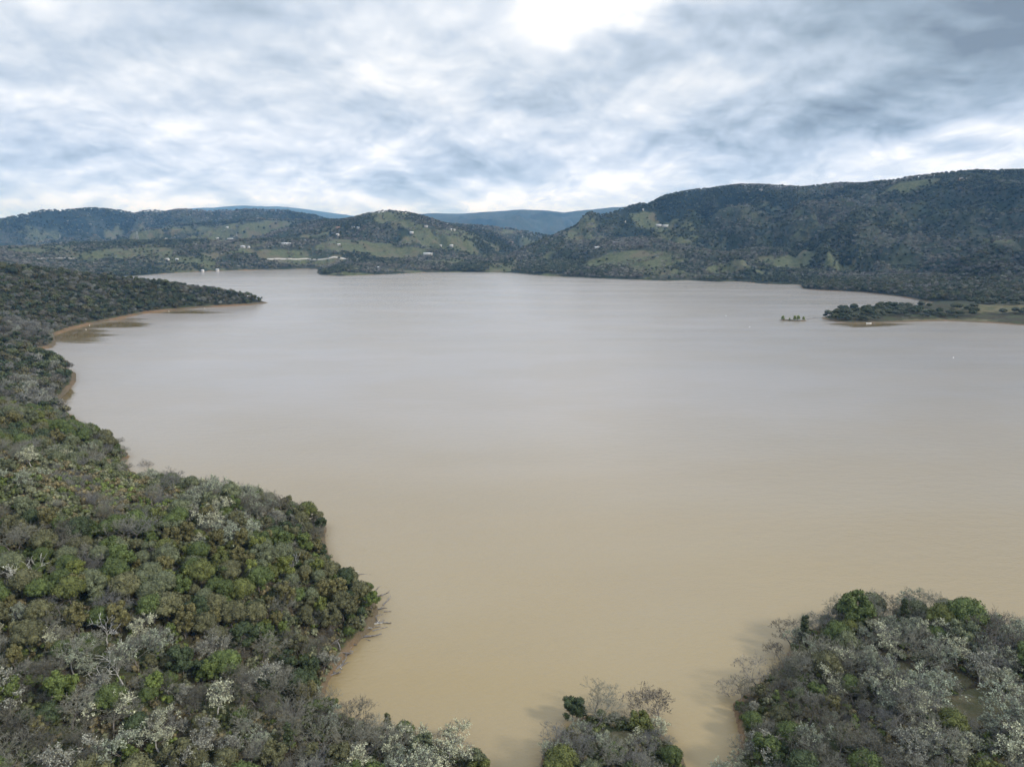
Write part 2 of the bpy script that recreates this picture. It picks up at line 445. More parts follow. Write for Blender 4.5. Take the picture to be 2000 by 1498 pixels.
def mesh_from(name, V, Fs, mats=(), midx=None, smooth=False):
    """V (n,3) array, Fs list of (m,k) index arrays, all parts of one object"""
    me = bpy.data.meshes.new(name)
    V = np.asarray(V, np.float32)
    me.vertices.add(len(V)); me.vertices.foreach_set('co', V.ravel())
    loops = np.concatenate([f.ravel() for f in Fs]).astype(np.int32)
    sizes = np.concatenate([np.full(len(f), f.shape[1]) for f in Fs])
    me.loops.add(len(loops)); me.loops.foreach_set('vertex_index', loops)
    me.polygons.add(len(sizes)); me.polygons.foreach_set('loop_start', np.concatenate([[0], np.cumsum(sizes)[:-1]]).astype(np.int32))
    if smooth: me.polygons.foreach_set('use_smooth', np.ones(len(sizes), bool))
    for m in mats: me.materials.append(m)
    if midx is not None: me.polygons.foreach_set('material_index', np.asarray(midx, np.int32))
    me.update(calc_edges=True)
    return me

# ------------------------------------------------------------------ materials
def new_mat(name):
    m = bpy.data.materials.new(name); m.use_nodes = True
    t = NT(m.node_tree); t.n.clear()
    out = t.node('ShaderNodeOutputMaterial')
    b = t.node('ShaderNodeBsdfPrincipled')
    t.l.new(b.outputs[0], out.inputs[0])
    return m, t, b, out

def tint_source(t, mode):
    if mode == 'object':
        return t.node('ShaderNodeObjectInfo').outputs['Color']
    a = t.node('ShaderNodeAttribute', attribute_type='INSTANCER', attribute_name='tint')
    return a.outputs['Color']

def mat_leaf(mode, name, spread=0.5, rough=0.65):
    m, t, b, _ = new_mat(name)
    tint = tint_source(t, mode)
    rnd = t.node('ShaderNodeNewGeometry').outputs['Random Per Island']
    v = t.ramp(rnd, 0, 1, 1 - spread, 1 + spread, False)
    c = t.mix(1.0, tint, t.comb(v, v, v), 'MULTIPLY')
    # new and old leaves: a little yellower or browner
    r2 = t.math('FRACT', t.math('MULTIPLY', rnd, 17.31))
    c2 = t.mix(1.0, c, (1.10, 1.04, 0.86), 'MULTIPLY')
    c = t.mix(t.ramp(r2, 0.55, 1.0, 0, 0.8), c, c2)
    t.put(b.inputs['Base Color'], c)
    b.inputs['Roughness'].default_value = rough
    b.inputs['Specular IOR Level'].default_value = 0.25
    return m
def mat_twig(mode, name):
    m, t, b, _ = new_mat(name)
    tint = tint_source(t, mode)
    rnd = t.node('ShaderNodeNewGeometry').outputs['Random Per Island']
    v = t.ramp(rnd, 0, 1, 0.65, 1.35, False)
    t.put(b.inputs['Base Color'], t.mix(1.0, tint, t.comb(v, v, v), 'MULTIPLY'))
    b.inputs['Roughness'].default_value = 0.85
    return m
def mat_plain(name, col, rough=0.8, noise=0.3, scale=3.0, metallic=0.0):
    m, t, b, _ = new_mat(name)
    pos = t.node('ShaderNodeTexCoord').outputs['Object']
    n = t.noise(pos, scale, 5, 0.6)
    v = t.ramp(n, 0.3, 0.7, 1 - noise, 1 + noise, False)
    t.put(b.inputs['Base Color'], t.mix(1.0, col, t.comb(v, v, v), 'MULTIPLY'))
    b.inputs['Roughness'].default_value = rough
    b.inputs['Metallic'].default_value = metallic
    return m

M_leaf = mat_leaf('object', 'leaf'); M_leaf_i = mat_leaf('inst', 'leaf_scattered')
M_twig = mat_twig('object', 'twig'); M_twig_i = mat_twig('inst', 'twig_scattered')
M_lich = mat_leaf('object', 'lichen', 0.3, 0.9); M_lich_i = mat_leaf('inst', 'lichen_scattered', 0.3, 0.9)
M_dark = mat_plain('lichen_twig', (0.145, 0.135, 0.115), 0.9, 0.4, 1.5)
M_bark = mat_plain('bark', (0.16, 0.14, 0.12), 0.9, 0.4, 1.5)
M_barkpale = mat_plain('bark_pale', (0.38, 0.36, 0.32), 0.9, 0.35, 1.5)

# terrain material
def terrain_mat():
    m, t, b, _ = new_mat('terrain')
    geo = t.node('ShaderNodeNewGeometry')
    pos = geo.outputs['Position']
    def at(n): return t.node('ShaderNodeAttribute', attribute_name=n).outputs['Fac']
    shore, mead, clr, snow = at('shore'), at('meadow'), at('clearing'), at('snow')
    px, py, pz = t.sep(pos)
    nb = t.noise(pos, 0.012, 6, 0.6); nm = t.noise(pos, 0.09, 6, 0.65); ns = t.noise(pos, 0.8, 6, 0.7)
    litter = t.mix(t.ramp(ns, 0.35, 0.65), (0.030, 0.027, 0.018), (0.085, 0.068, 0.042))
    litter = t.mix(t.ramp(nm, 0.42, 0.62), litter, (0.055, 0.065, 0.028))
    # unresolved woods on the far slopes
    wood = t.mix(t.ramp(nm, 0.38, 0.62), (0.022, 0.032, 0.022), (0.075, 0.075, 0.058))
    wood = t.mix(t.ramp(nb, 0.4, 0.62), wood, (0.030, 0.042, 0.026))
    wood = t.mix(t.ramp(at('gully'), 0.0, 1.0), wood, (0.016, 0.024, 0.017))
    base = t.mix(t.ramp(py, 700, 1800), litter, wood)
    grass = t.mix(t.ramp(nm, 0.35, 0.65), (0.060, 0.076, 0.038), (0.108, 0.114, 0.064))
    grass = t.mix(t.ramp(nb, 0.5, 0.62), grass, (0.11, 0.10, 0.065))
    mk = t.math('ADD', mead, t.math('MULTIPLY', t.math('SUBTRACT', t.noise(pos, 0.03, 6, 0.65), 0.5), 1.5))
    base = t.mix(t.ramp(mk, 0.25, 0.65), base, grass)
    dry = t.mix(t.ramp(nm, 0.35, 0.65), (0.072, 0.076, 0.036), (0.135, 0.118, 0.070))
    ck = t.math('ADD', clr, t.math('MULTIPLY', t.math('SUBTRACT', nm, 0.5), 0.7))
    base = t.mix(t.ramp(ck, 0.3, 0.6), base, dry)
    # cut bank of orange clay along the water line
    soil = t.mix(t.ramp(ns, 0.3, 0.7), (0.140, 0.090, 0.050), (0.21, 0.142, 0.080))
    bank = t.mix(t.ramp(t.noise(pos, 0.02, 3, 0.5), 0.44, 0.6), (0.12, 0.095, 0.06), soil)
    sk = t.math('ADD', shore, t.math('MULTIPLY', t.math('SUBTRACT', nm, 0.5), 6.0))
    width = t.math('SUBTRACT', t.ramp(py, 300, 1100, 2.5, 5.5), t.ramp(py, 1500, 2000, 0.0, 5.0))
    base = t.mix(t.ramp(t.math('DIVIDE', sk, width), 0.55, 1.0, 1.0, 0.0), base, bank)
    base = t.mix(t.ramp(t.math('ADD', snow, t.math('MULTIPLY', t.math('SUBTRACT', t.noise(pos, 0.0018, 5, 0.6), 0.5), 1.2)), 0.45, 0.7), base, (0.8, 0.82, 0.86))
    t.put(b.inputs['Base Color'], base)
    b.inputs['Roughness'].default_value = 0.95
    b.inputs['Specular IOR Level'].default_value = 0.15
    bp = t.node('ShaderNodeBump'); bp.inputs['Strength'].default_value = 0.8; bp.inputs['Distance'].default_value = 4.0
    t.l.new(nm, bp.inputs['Height'])
    t.l.new(bp.outputs[0], b.inputs['Normal'])
    return m

def water_mat():
    m, t, b, _ = new_mat('muddy_water')
    pos = t.node('ShaderNodeNewGeometry').outputs['Position']
    x, y, z = t.sep(pos)
    # suspended mud in drifting plumes, plus sky reflection painted in as paler far water
    pw = t.comb(t.math('MULTIPLY', x, 0.6), y, 0.0)
    plume = t.noise(pw, 0.0028, 4, 0.5, 0.6)
    fine = t.noise(pw, 0.012, 3, 0.5)
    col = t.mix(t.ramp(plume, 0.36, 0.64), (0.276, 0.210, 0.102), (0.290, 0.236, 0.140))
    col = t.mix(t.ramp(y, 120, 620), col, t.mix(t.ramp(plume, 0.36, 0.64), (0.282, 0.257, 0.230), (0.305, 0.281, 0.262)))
    col = t.mix(t.ramp(fine, 0.4, 0.62, 0, 0.2), col, (0.25, 0.205, 0.135))
    # wind lanes and silt streaks lying across the lake
    lane = t.noise(t.comb(t.math('MULTIPLY', x, 0.0016), t.math('MULTIPLY', y, 0.013), 0.0), 1.0, 6, 0.6, 0.3)
    col = t.mix(t.ramp(lane, 0.35, 0.7, 0, 0.25), col, t.mix(1.0, col, (1.10, 1.08, 1.09), 'MULTIPLY'))
    lane2 = t.ramp(lane, 0.3, 0.7, 0.19, 0.23)
    # clearer brown shallows against the banks
    sh = t.node('ShaderNodeAttribute', attribute_name='depthm').outputs['Fac']
    col = t.mix(t.ramp(sh, 0.0, 5.0, 0.45, 0.0), col, (0.19, 0.135, 0.055))
    b.inputs['IOR'].default_value = 1.33
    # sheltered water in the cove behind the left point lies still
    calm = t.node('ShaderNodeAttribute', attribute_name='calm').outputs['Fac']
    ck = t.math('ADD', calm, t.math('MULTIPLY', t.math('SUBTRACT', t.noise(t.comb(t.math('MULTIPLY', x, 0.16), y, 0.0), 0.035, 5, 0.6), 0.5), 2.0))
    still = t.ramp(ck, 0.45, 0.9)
    col = t.mix(still, col, (0.155, 0.115, 0.055))  # darker base: hill shade and reflection painted in, with clearer sheltered water
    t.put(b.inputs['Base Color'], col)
    t.put(b.inputs['Roughness'], t.mixf(still, lane2, 0.04))
    rip = t.noise(t.comb(t.math('MULTIPLY', x, 0.45), y, 0.0), 0.9, 4, 0.6)
    rip2 = t.noise(t.comb(t.math('MULTIPLY', x, 0.5), y, 0.0), 0.22, 3, 0.5)
    hgt = t.math('ADD', t.math('MULTIPLY', rip, 0.22), t.math('MULTIPLY', rip2, 0.30))
    hgt = t.math('MULTIPLY', hgt, t.math('MULTIPLY', t.ramp(still, 0, 1, 1.0, 0.1), t.ramp(y, 150, 700, 1.5, 1.0)))
    bp = t.node('ShaderNodeBump'); bp.inputs['Strength'].default_value = 0.6; bp.inputs['Distance'].default_value = 1.0
    t.l.new(hgt, bp.inputs['Height'])
    t.l.new(bp.outputs[0], b.inputs['Normal'])
    return m

# ------------------------------------------------------------------ setting objects
def setting(o, kind='structure'):
    o['kind'] = kind
    COL.objects.link(o)
    return o
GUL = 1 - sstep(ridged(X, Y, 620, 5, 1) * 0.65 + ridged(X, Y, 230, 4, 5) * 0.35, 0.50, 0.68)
_h, _d = crest(X, Y, SNOW, 0.14, 500)
SNV = sstep(Z, 950, 1150) * (RR > 19000)
me = grid_mesh('hills', X, Y, Z, {'gully': GUL, 'shore': SH, 'meadow': MEADV, 'clearing': CLRV, 'snow': SNV})
me.materials.append(terrain_mat())
terrain = setting(bpy.data.objects.new('ground', me))

wt = np.linspace(R(-64), R(64), 400); wr = np.concatenate([[2.0, 60.0], np.geomspace(95, 3200, 400)])
WT, WR = np.meshgrid(wt, wr, indexing='ij')
WX, WY = np.sin(WT) * WR, np.cos(WT) * WR
_wz, _wd = gz(WX, WY)
wpx, wpy = project(WX, WY, 0 * WX)
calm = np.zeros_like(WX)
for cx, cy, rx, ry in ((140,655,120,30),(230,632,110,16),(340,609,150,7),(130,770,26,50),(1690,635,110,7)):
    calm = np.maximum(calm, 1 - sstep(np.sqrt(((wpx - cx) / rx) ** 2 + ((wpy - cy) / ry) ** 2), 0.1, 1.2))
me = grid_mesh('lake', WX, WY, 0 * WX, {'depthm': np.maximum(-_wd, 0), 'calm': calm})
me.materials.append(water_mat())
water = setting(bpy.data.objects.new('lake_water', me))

# ------------------------------------------------------------------ tree geometry
def ico(sub):
    bm = bmesh.new(); bmesh.ops.create_icosphere(bm, subdivisions=sub, radius=1.0)
    V = np.array([v.co[:] for v in bm.verts]); Fc = np.array([[v.index for v in f.verts] for f in bm.faces]); bm.free()
    return V, Fc
ICO1, ICO2 = ico(1), ico(2)

def leaf_cards(rng, P, N, size, jitter=0.8, slim=0.6):
    """small leaf clumps: one rhomb per point, roughly facing along N"""
    n = len(P)
    Nn = N + rng.normal(0, jitter * 0.6, (n, 3)); Nn /= np.linalg.norm(Nn, axis=1, keepdims=True) + 1e-9
    A = rng.normal(0, 1, (n, 3)); U = np.cross(Nn, A); U /= np.linalg.norm(U, axis=1, keepdims=True) + 1e-9
    W = np.cross(Nn, U)
    s = (size * rng.uniform(0.6, 1.4, n))[:, None]
    V = np.stack([P + U * s, P + W * s * slim, P - U * s, P - W * s * slim], 1).reshape(-1, 3)
    return V, np.arange(4 * n).reshape(-1, 4)

def blobs_surface(rng, blobs, n, up=0.0):
    """points on the outside of a union of balls"""
    C = np.array([b[:3] for b in blobs]); Rr = np.array([b[3] for b in blobs])
    p = Rr ** 2 / (Rr ** 2).sum(); k = rng.choice(len(blobs), n * 2, p=p)
    D = rng.normal(0, 1, (n * 2, 3)); D /= np.linalg.norm(D, axis=1, keepdims=True)
    P = C[k] + D * (Rr[k] * rng.uniform(0.80, 1.16, n * 2))[:, None]
    keep = np.ones(n * 2, bool)
    for i in range(len(blobs)):
        keep &= ~((np.linalg.norm(P - C[i], axis=1) < Rr[i] * 0.86) & (k != i))
    keep &= (D[:, 2] > -0.75)
    P, D = P[keep][:n], D[keep][:n]
    return P, D

class Geo:
    def __init__(self): self.V = []; self.F = []; self.M = []; self.n = 0
    def add(self, V, Fc, m=0):
        self.V.append(np.asarray(V)); self.F.append(np.asarray(Fc) + self.n); self.M.append(np.full(len(Fc), m)); self.n += len(V)
    def mesh(self, name, mats, smooth=False):
        # group faces by size while keeping material order
        return mesh_from(name, np.concatenate(self.V), self.F, mats, np.concatenate(self.M), smooth)

def tubes(segs, sides):
    """segs: rows of p0(3) p1(3) r0 r1"""
    S = np.asarray(segs, float)
    A, B, ra, rb = S[:, 0:3], S[:, 3:6], S[:, 6], S[:, 7]
    D = B - A; D /= np.linalg.norm(D, axis=1, keepdims=True) + 1e-9
    ref = np.where(np.abs(D[:, 2:3]) < 0.9, [[0, 0, 1.0]], [[1.0, 0, 0]])
    U = np.cross(D, ref); U /= np.linalg.norm(U, axis=1, keepdims=True) + 1e-9
    W = np.cross(D, U)
    V = []
    for end, r in ((A, ra), (B, rb)):
        for i in range(sides):
            a = 2 * math.pi * i / sides
            V.append(end + (U * math.cos(a) + W * math.sin(a)) * r[:, None])
    n = len(S)
    V = np.stack(V, 1).reshape(-1, 3)
    base = np.arange(n)[:, None] * 2 * sides
    Fc = np.concatenate([base + np.array([[i, (i + 1) % sides, sides + (i + 1) % sides, sides + i]]) for i in range(sides)], 0)
    return V, Fc

def skeleton(rnd, height, spread, levels, kids, gnarl=0.25, lean=(0, 0), twig_r=0.02, first=0.32):
    """recursive oak branching; returns segments by level"""
    out = [[] for _ in range(levels + 1)]
    def grow(p, d, length, r, lv):
        n = 3 if lv < 2 else 2
        q = p
        rr0 = r
        ends = []
        for i in range(n):
            d = (d + Vector((rnd.gauss(0, gnarl), rnd.gauss(0, gnarl), rnd.gauss(0, gnarl * 0.6) + (0.05 if lv else 0.0)))).normalized()
            nq = q + d * (length / n)
            r1 = max(rr0 * (0.80 if lv == 0 else 0.74), twig_r * 0.7)
            out[lv].append((*q, *nq, rr0, r1))
            q, rr0 = nq, r1
            ends.append((q.copy(), d.copy(), rr0))
        if lv >= levels: return
        kn = kids[lv]
        for j in range(kn):
            e, dd, re = ends[-1] if (j < max(2, kn // 2) or lv == 0) else ends[rnd.randrange(len(ends))]
            ax = Vector((rnd.gauss(0, 1), rnd.gauss(0, 1), rnd.gauss(0, 0.6)))
            ax = (ax - ax.dot(dd) * dd).normalized()
            if lv == 0:
                a = 2 * math.pi * (j + rnd.random() * 0.6) / kn
                ax = Vector((math.cos(a), math.sin(a), 0))
            ang = rnd.uniform(0.45, 0.95) * (spread if lv < 2 else 1.0)
            nd = (dd * math.cos(ang) + ax * math.sin(ang)).normalized()
            if nd.z < -0.25: nd.z *= -0.3; nd.normalize()
            grow(e, nd, length * rnd.uniform(0.55, 0.82) * (1.15 if lv == 0 else 1.0), max(re * rnd.uniform(0.5, 0.72), twig_r), lv + 1)
    d0 = Vector((lean[0], lean[1], 1)).normalized()
    grow(Vector((0, 0, -0.4)), d0, height * first, 0.028 * height, 0)
    return out

def norm_height(segs, height):
    top = max(s[5] for lv in segs for s in lv)
    k = height / top
    return [[tuple(v * k for v in s[:6]) + (s[6], s[7]) for s in lv] for lv in segs]

def evergreen(seed, h=10.0, rad=4.4, nleaf=2600, lobes=18, leaf=0.2, style='round', core=ICO2):
    rng = np.random.RandomState(seed); rnd = random.Random(seed)
    blobs = []
    for i in range(lobes):
        a = 2.399963 * i + rng.uniform(-0.3, 0.3)
        t = (i + 0.5) / lobes
        if style == 'round':
            el = math.asin(1 - 1.25 * t); rr_ = rad * rng.uniform(0.5, 0.74)
            c = (math.cos(a) * math.cos(el) * rr_, math.sin(a) * math.cos(el) * rr_, h * 0.60 + math.sin(el) * h * 0.27)
            br = rad * rng.uniform(0.20, 0.42)
        elif style == 'tower':
            zz = h * (0.28 + 0.66 * t); rr_ = rad * 0.55 * (1 - 0.6 * t) * rng.uniform(0.5, 1.1)
            c = (math.cos(a) * rr_, math.sin(a) * rr_, zz); br = rad * rng.uniform(0.26, 0.42) * (1.1 - 0.5 * t)
        else:   # broken crown of separate heads
            zz = h * rng.uniform(0.42, 0.92); rr_ = rad * rng.uniform(0.35, 0.85) * (1.25 - zz / h * 0.6)
            c = (math.cos(a) * rr_, math.sin(a) * rr_, zz); br = rad * rng.uniform(0.12, 0.30)
        blobs.append((*c, br))
    if style == 'round': blobs.append((0, 0, h * 0.62, rad * 0.62))
    g = Geo()
    for b in blobs:
        V = core[0] * b[3] * 0.78
        V = V * (1 + 0.16 * np.sin(V[:, :1] * 3.1 + b[0]) * np.cos(V[:, 1:2] * 2.7 + b[1]))
        g.add(V + np.array(b[:3]), core[1], 0)
    P, N = blobs_surface(rng, blobs, nleaf)
    V, Fc = leaf_cards(rng, P, N, leaf)
    g.add(V, Fc, 0)
    segs = skeleton(rnd, h * 0.9, 1.0, 2, (5, 4), 0.15, first=0.38)
    segs = norm_height(segs, h * 0.78)
    tr = Geo()
    V, Fc = tubes(segs[0] + segs[1], 6); tr.add(V, Fc)
    V, Fc = tubes(segs[2], 4); tr.add(V, Fc)
    return g, tr

def bare(seed, h=10.0, levels=5, kids=(5, 4, 4, 4, 3), lichen=0.0, twig_r=0.022, spread=1.0, gnarl=0.24, lean=(0, 0), first=0.32, tuft=0.2):
    rnd = random.Random(seed); rng = np.random.RandomState(seed)
    segs = norm_height(skeleton(rnd, h, spread, levels, kids, gnarl, lean, twig_r, first), h)
    tr = Geo(); V, Fc = tubes(segs[0] + segs[1], 6); tr.add(V, Fc)
    cr = Geo()
    V, Fc = tubes(segs[2], 4); cr.add(V, Fc, 0)
    for lv in segs[3:]:
        V, Fc = tubes(lv, 3); cr.add(V, Fc, 0)
    if lichen > 0:
        allp = np.array([s[:6] for lv in segs[2:] for s in lv])
        n = int(lichen)
        if n > 1000:
            kc = rng.randint(0, len(allp), n // 12); k = kc[rng.randint(0, len(kc), n)]; sd = 0.24
        else:
            k = rng.randint(0, len(allp), n); sd = 0.1
        t = rng.rand(n)[:, None]
        P = allp[k, :3] * (1 - t) + allp[k, 3:6] * t + rng.normal(0, sd, (n, 3))
        P[:, 2] -= 0.08
        V, Fc = leaf_cards(rng, P, rng.normal(0, 1, (n, 3)), tuft, 1.0, 0.55)
        cr.add(V, Fc, 1)
    return cr, tr

# variants -----------------------------------------------------------
def build_variant(cr_tr, name, crown_i, crown_o, bark):
    cr, tr = cr_tr
    mc = cr.mesh(name + '_crown', crown_o); mt = tr.mesh(name + '_trunk', [bark], True)
    both = Geo()
    k = len(crown_i)
    for V, Fc, m in zip(cr.V, cr.F, cr.M): both.V.append(V); both.F.append(Fc); both.M.append(m)
    both.n = cr.n
    for V, Fc in zip(tr.V, [f for f in tr.F]): pass
    off = 0
    Vt = np.concatenate(tr.V)
    both.V.append(Vt)
    for Fc in tr.F: both.F.append(Fc + cr.n); both.M.append(np.full(len(Fc), k))
    mb = both.mesh(name + '_whole', list(crown_i) + [bark])
    return mc, mt, mb

VAR = {}
VAR['live'] = [build_variant(evergreen(10 + i, 9.5, 4.5, 3600, 34, 0.24, 'round'), 'live_oak', [M_leaf_i], [M_leaf], M_bark) for i in range(4)] + \
              [build_variant(evergreen(20 + i, 9.5, 4.8, 3000, 44, 0.27, 'broken'), 'live_oak', [M_leaf_i], [M_leaf], M_bark) for i in range(3)]
VAR['madrone'] = [build_variant(evergreen(30 + i, 10.5, 4.0, 2200, 34, 0.33, 'broken'), 'madrone', [M_leaf_i], [M_leaf], M_bark) for i in range(3)]
VAR['tower'] = [build_variant(evergreen(40 + i, 11.5, 2.6, 1500, 20, 0.2, 'tower'), 'tall_evergreen', [M_leaf_i], [M_leaf], M_bark) for i in range(2)]
VAR['bare'] = [build_variant(bare(50 + i, 10, 5, (5, 4, 4, 3, 3), 260, 0.030, tuft=0.14), 'bare_oak', [M_twig_i, M_lich_i], [M_twig, M_lich], M_bark) for i in range(4)]
VAR['lichen'] = [build_variant(bare(60 + i, 9.5, 4, (5, 5, 4, 4), 1900, 0.035, tuft=0.2, gnarl=0.3), 'lichen_oak', [M_dark, M_lich_i], [M_dark, M_lich], (M_barkpale, M_bark)[i % 2]) for i in range(4)]
VAR['snag'] = [build_variant(bare(70 + i, 9, 3, (5, 4, 3), 60, 0.05, gnarl=0.3), 'dead_oak', [M_twig_i, M_lich_i], [M_twig, M_lich], M_barkpale) for i in range(2)]
VAR['open'] = [build_variant(bare(80 + i, 10, 5, (4, 4, 4, 3, 3), 300, 0.03, spread=1.1, gnarl=0.3, lean=(0.5, 0.1) if i else (0, 0)), 'leafless_oak', [M_twig_i, M_lich_i], [M_twig, M_lich], M_bark) for i in range(2)]

# cheap variants for woods that show only a few pixels per tree
def low(seed, h, rad, nleaf, lobes, leaf, style='round', core=ICO1):
    g, tr = evergreen(seed, h, rad, nleaf, lobes, leaf, style, core)
    return g
def fuzz(seed, h, rad, n, size):
    """leafless crown far off: a loose ball of slim twig cards over a few limbs"""
    rng = np.random.RandomState(seed); rnd = random.Random(seed)
    g = Geo()
    segs = norm_height(skeleton(rnd, h, 1.0, 2, (5, 4), 0.2), h * 0.85)
    V, Fc = tubes(segs[0] + segs[1] + segs[2], 3); g.add(V, Fc, 0)
    blobs = [(rnd.uniform(-.5, .5) * rad, rnd.uniform(-.5, .5) * rad, h * rnd.uniform(.55, .75), rad * rnd.uniform(.35, .55)) for _ in range(7)]
    P, N = blobs_surface(rng, blobs, n)
    P = P - N * rng.uniform(0, 1, (len(P), 1)) ** 2 * rad * 0.3
    V, Fc = leaf_cards(rng, P, N, size, 1.2, 0.3)
    g.add(V, Fc, 0)
    return g
def plain_mesh(g, name, mats): return g.mesh(name, mats)
LOW = {}
LOW['live'] = [plain_mesh(low(100 + i, 9, 4.6, 420, 12, 0.42, ('round', 'broken')[i % 2]), 'oak_mid', [M_leaf_i]) for i in range(4)]
LOW['fuzz'] = [plain_mesh(fuzz(110 + i, 9, 4.6, 420, 0.55), 'bare_mid', [M_twig_i]) for i in range(3)]
FARV = {}
FARV['live'] = [plain_mesh(low(120 + i, 9, 5.0, 70, 6, 0.95, 'round'), 'oak_far', [M_leaf_i]) for i in range(4)]
FARV['fuzz'] = [plain_mesh(fuzz(130 + i, 9, 5.0, 90, 1.1), 'bare_far', [M_twig_i]) for i in range(2)]
def bush(seed, h=2.2, rad=1.6, n=170, leaf=0.16):
    rng = np.random.RandomState(seed)
    blobs = [(rng.uniform(-.6, .6) * rad, rng.uniform(-.6, .6) * rad, h * rng.uniform(.2, .6), rad * rng.uniform(.3, .5)) for _ in range(6)]
    g = Geo()
    for b in blobs: g.add(ICO1[0] * b[3] * 0.8 + np.array(b[:3]), ICO1[1], 0)
    P, N = blobs_surface(rng, blobs, n)
    V, Fc = leaf_cards(rng, P, N, leaf); g.add(V, Fc, 0)
    return g
def twiggy(seed, h=2.4, rad=1.7, n=60):
    rng = np.random.RandomState(seed)
    segs = []
    for i in range(n):
        a = rng.uniform(0, 6.28); l = h * rng.uniform(0.5, 1.1); o = rng.uniform(0.2, 1.0) * rad
        b = rng.normal(0, 0.3, 2)
        m = np.array([math.cos(a) * o * .5 + b[0], math.sin(a) * o * .5 + b[1], l * .6])
        e_ = np.array([math.cos(a) * o + b[0], math.sin(a) * o + b[1], l])
        segs.append((b[0], b[1], 0, *m, .04, .03)); segs.append((*m, *e_, .03, .012))
    g = Geo(); V, Fc = tubes(segs, 3); g.add(V, Fc, 0)
    return g
BUSH = [plain_mesh(bush(140 + i), 'bush', [M_leaf_i]) for i in range(4)] + [plain_mesh(twiggy(150 + i), 'twig_bush', [M_twig_i]) for i in range(2)]

# ------------------------------------------------------------------ scatter objects (stuff)
_scat = [0]
def scatter(name, label, category, meshes, pts, scl, rot, idx, tint, group=None):
    """one object: a cloud of points, each carrying one of the given meshes"""
    src = bpy.data.collections.new(name + '_kinds')
    for i, m in enumerate(meshes):
        o = bpy.data.objects.new('%s_source_%02d' % (name, i), m); src.objects.link(o)
    me = bpy.data.meshes.new(name)
    n = len(pts)
    me.vertices.add(n); me.vertices.foreach_set('co', np.asarray(pts, np.float32).ravel())
    me.attributes.new('siz', 'FLOAT', 'POINT').data.foreach_set('value', np.asarray(scl, np.float32))
    me.attributes.new('rot', 'FLOAT', 'POINT').data.foreach_set('value', np.asarray(rot, np.float32))
    me.attributes.new('pick', 'INT', 'POINT').data.foreach_set('value', np.asarray(idx, np.int32))
    c4 = np.concatenate([np.asarray(tint, np.float32), np.ones((n, 1), np.float32)], 1)
    me.attributes.new('tint', 'FLOAT_COLOR', 'POINT').data.foreach_set('color', c4.ravel())
    ob = bpy.data.objects.new(name, me); COL.objects.link(ob)
    ob['kind'] = 'stuff'; ob['label'] = label; ob['category'] = category
    ng = bpy.data.node_groups.new(name, 'GeometryNodeTree')
    ng.interface.new_socket('Geometry', in_out='INPUT', socket_type='NodeSocketGeometry')
    ng.interface.new_socket('Geometry', in_out='OUTPUT', socket_type='NodeSocketGeometry')
    N, L = ng.nodes, ng.links
    gi, go = N.new('NodeGroupInput'), N.new('NodeGroupOutput')
    ci = N.new('GeometryNodeCollectionInfo'); ci.inputs[0].default_value = src
    ci.inputs['Separate Children'].default_value = True; ci.inputs['Reset Children'].default_value = True
    def attr(nm, ty):
        a = N.new('GeometryNodeInputNamedAttribute'); a.data_type = ty; a.inputs['Name'].default_value = nm
        return a.outputs[0]
    cx = N.new('ShaderNodeCombineXYZ'); L.new(attr('rot', 'FLOAT'), cx.inputs[2])
    iop = N.new('GeometryNodeInstanceOnPoints')
    L.new(gi.outputs[0], iop.inputs['Points']); L.new(ci.outputs[0], iop.inputs['Instance'])
    iop.inputs['Pick Instance'].default_value = True
    L.new(attr('pick', 'INT'), iop.inputs['Instance Index'])
    L.new(cx.outputs[0], iop.inputs['Rotation'])
    L.new(attr('siz', 'FLOAT'), iop.inputs['Scale'])
    L.new(iop.outputs[0], go.inputs[0])
    md = ob.modifiers.new('scatter', 'NODES'); md.node_group = ng
    return ob

# ------------------------------------------------------------------ palettes (name, linear colour)
PAL = {
 'live': [('olive', (0.094, 0.106, 0.030)), ('grey-green', (0.108, 0.122, 0.066)), ('mid green', (0.076, 0.102, 0.030)), ('brown-olive', (0.100, 0.100, 0.048)), ('dark green', (0.048, 0.066, 0.028))],
 'madrone': [('yellow-green', (0.130, 0.148, 0.036)), ('russet-tinged', (0.120, 0.112, 0.045)), ('bright green', (0.098, 0.128, 0.033))],
 'tower': [('dark green', (0.050, 0.064, 0.028)), ('olive', (0.080, 0.088, 0.035))],
 'bare': [('cool grey', (0.165, 0.162, 0.147)), ('warm grey', (0.20, 0.195, 0.150)), ('brown-grey', (0.115, 0.108, 0.080))],
 'open': [('dark brown', (0.11, 0.095, 0.075)), ('grey-brown', (0.20, 0.18, 0.15))],
 'lichen': [('pale cream-green', (0.43, 0.44, 0.31)), ('silvery green', (0.29, 0.32, 0.235)), ('ash grey', (0.26, 0.262, 0.215))],
 'snag': [('bleached', (0.50, 0.49, 0.43)), ('silver', (0.38, 0.38, 0.36))],
}
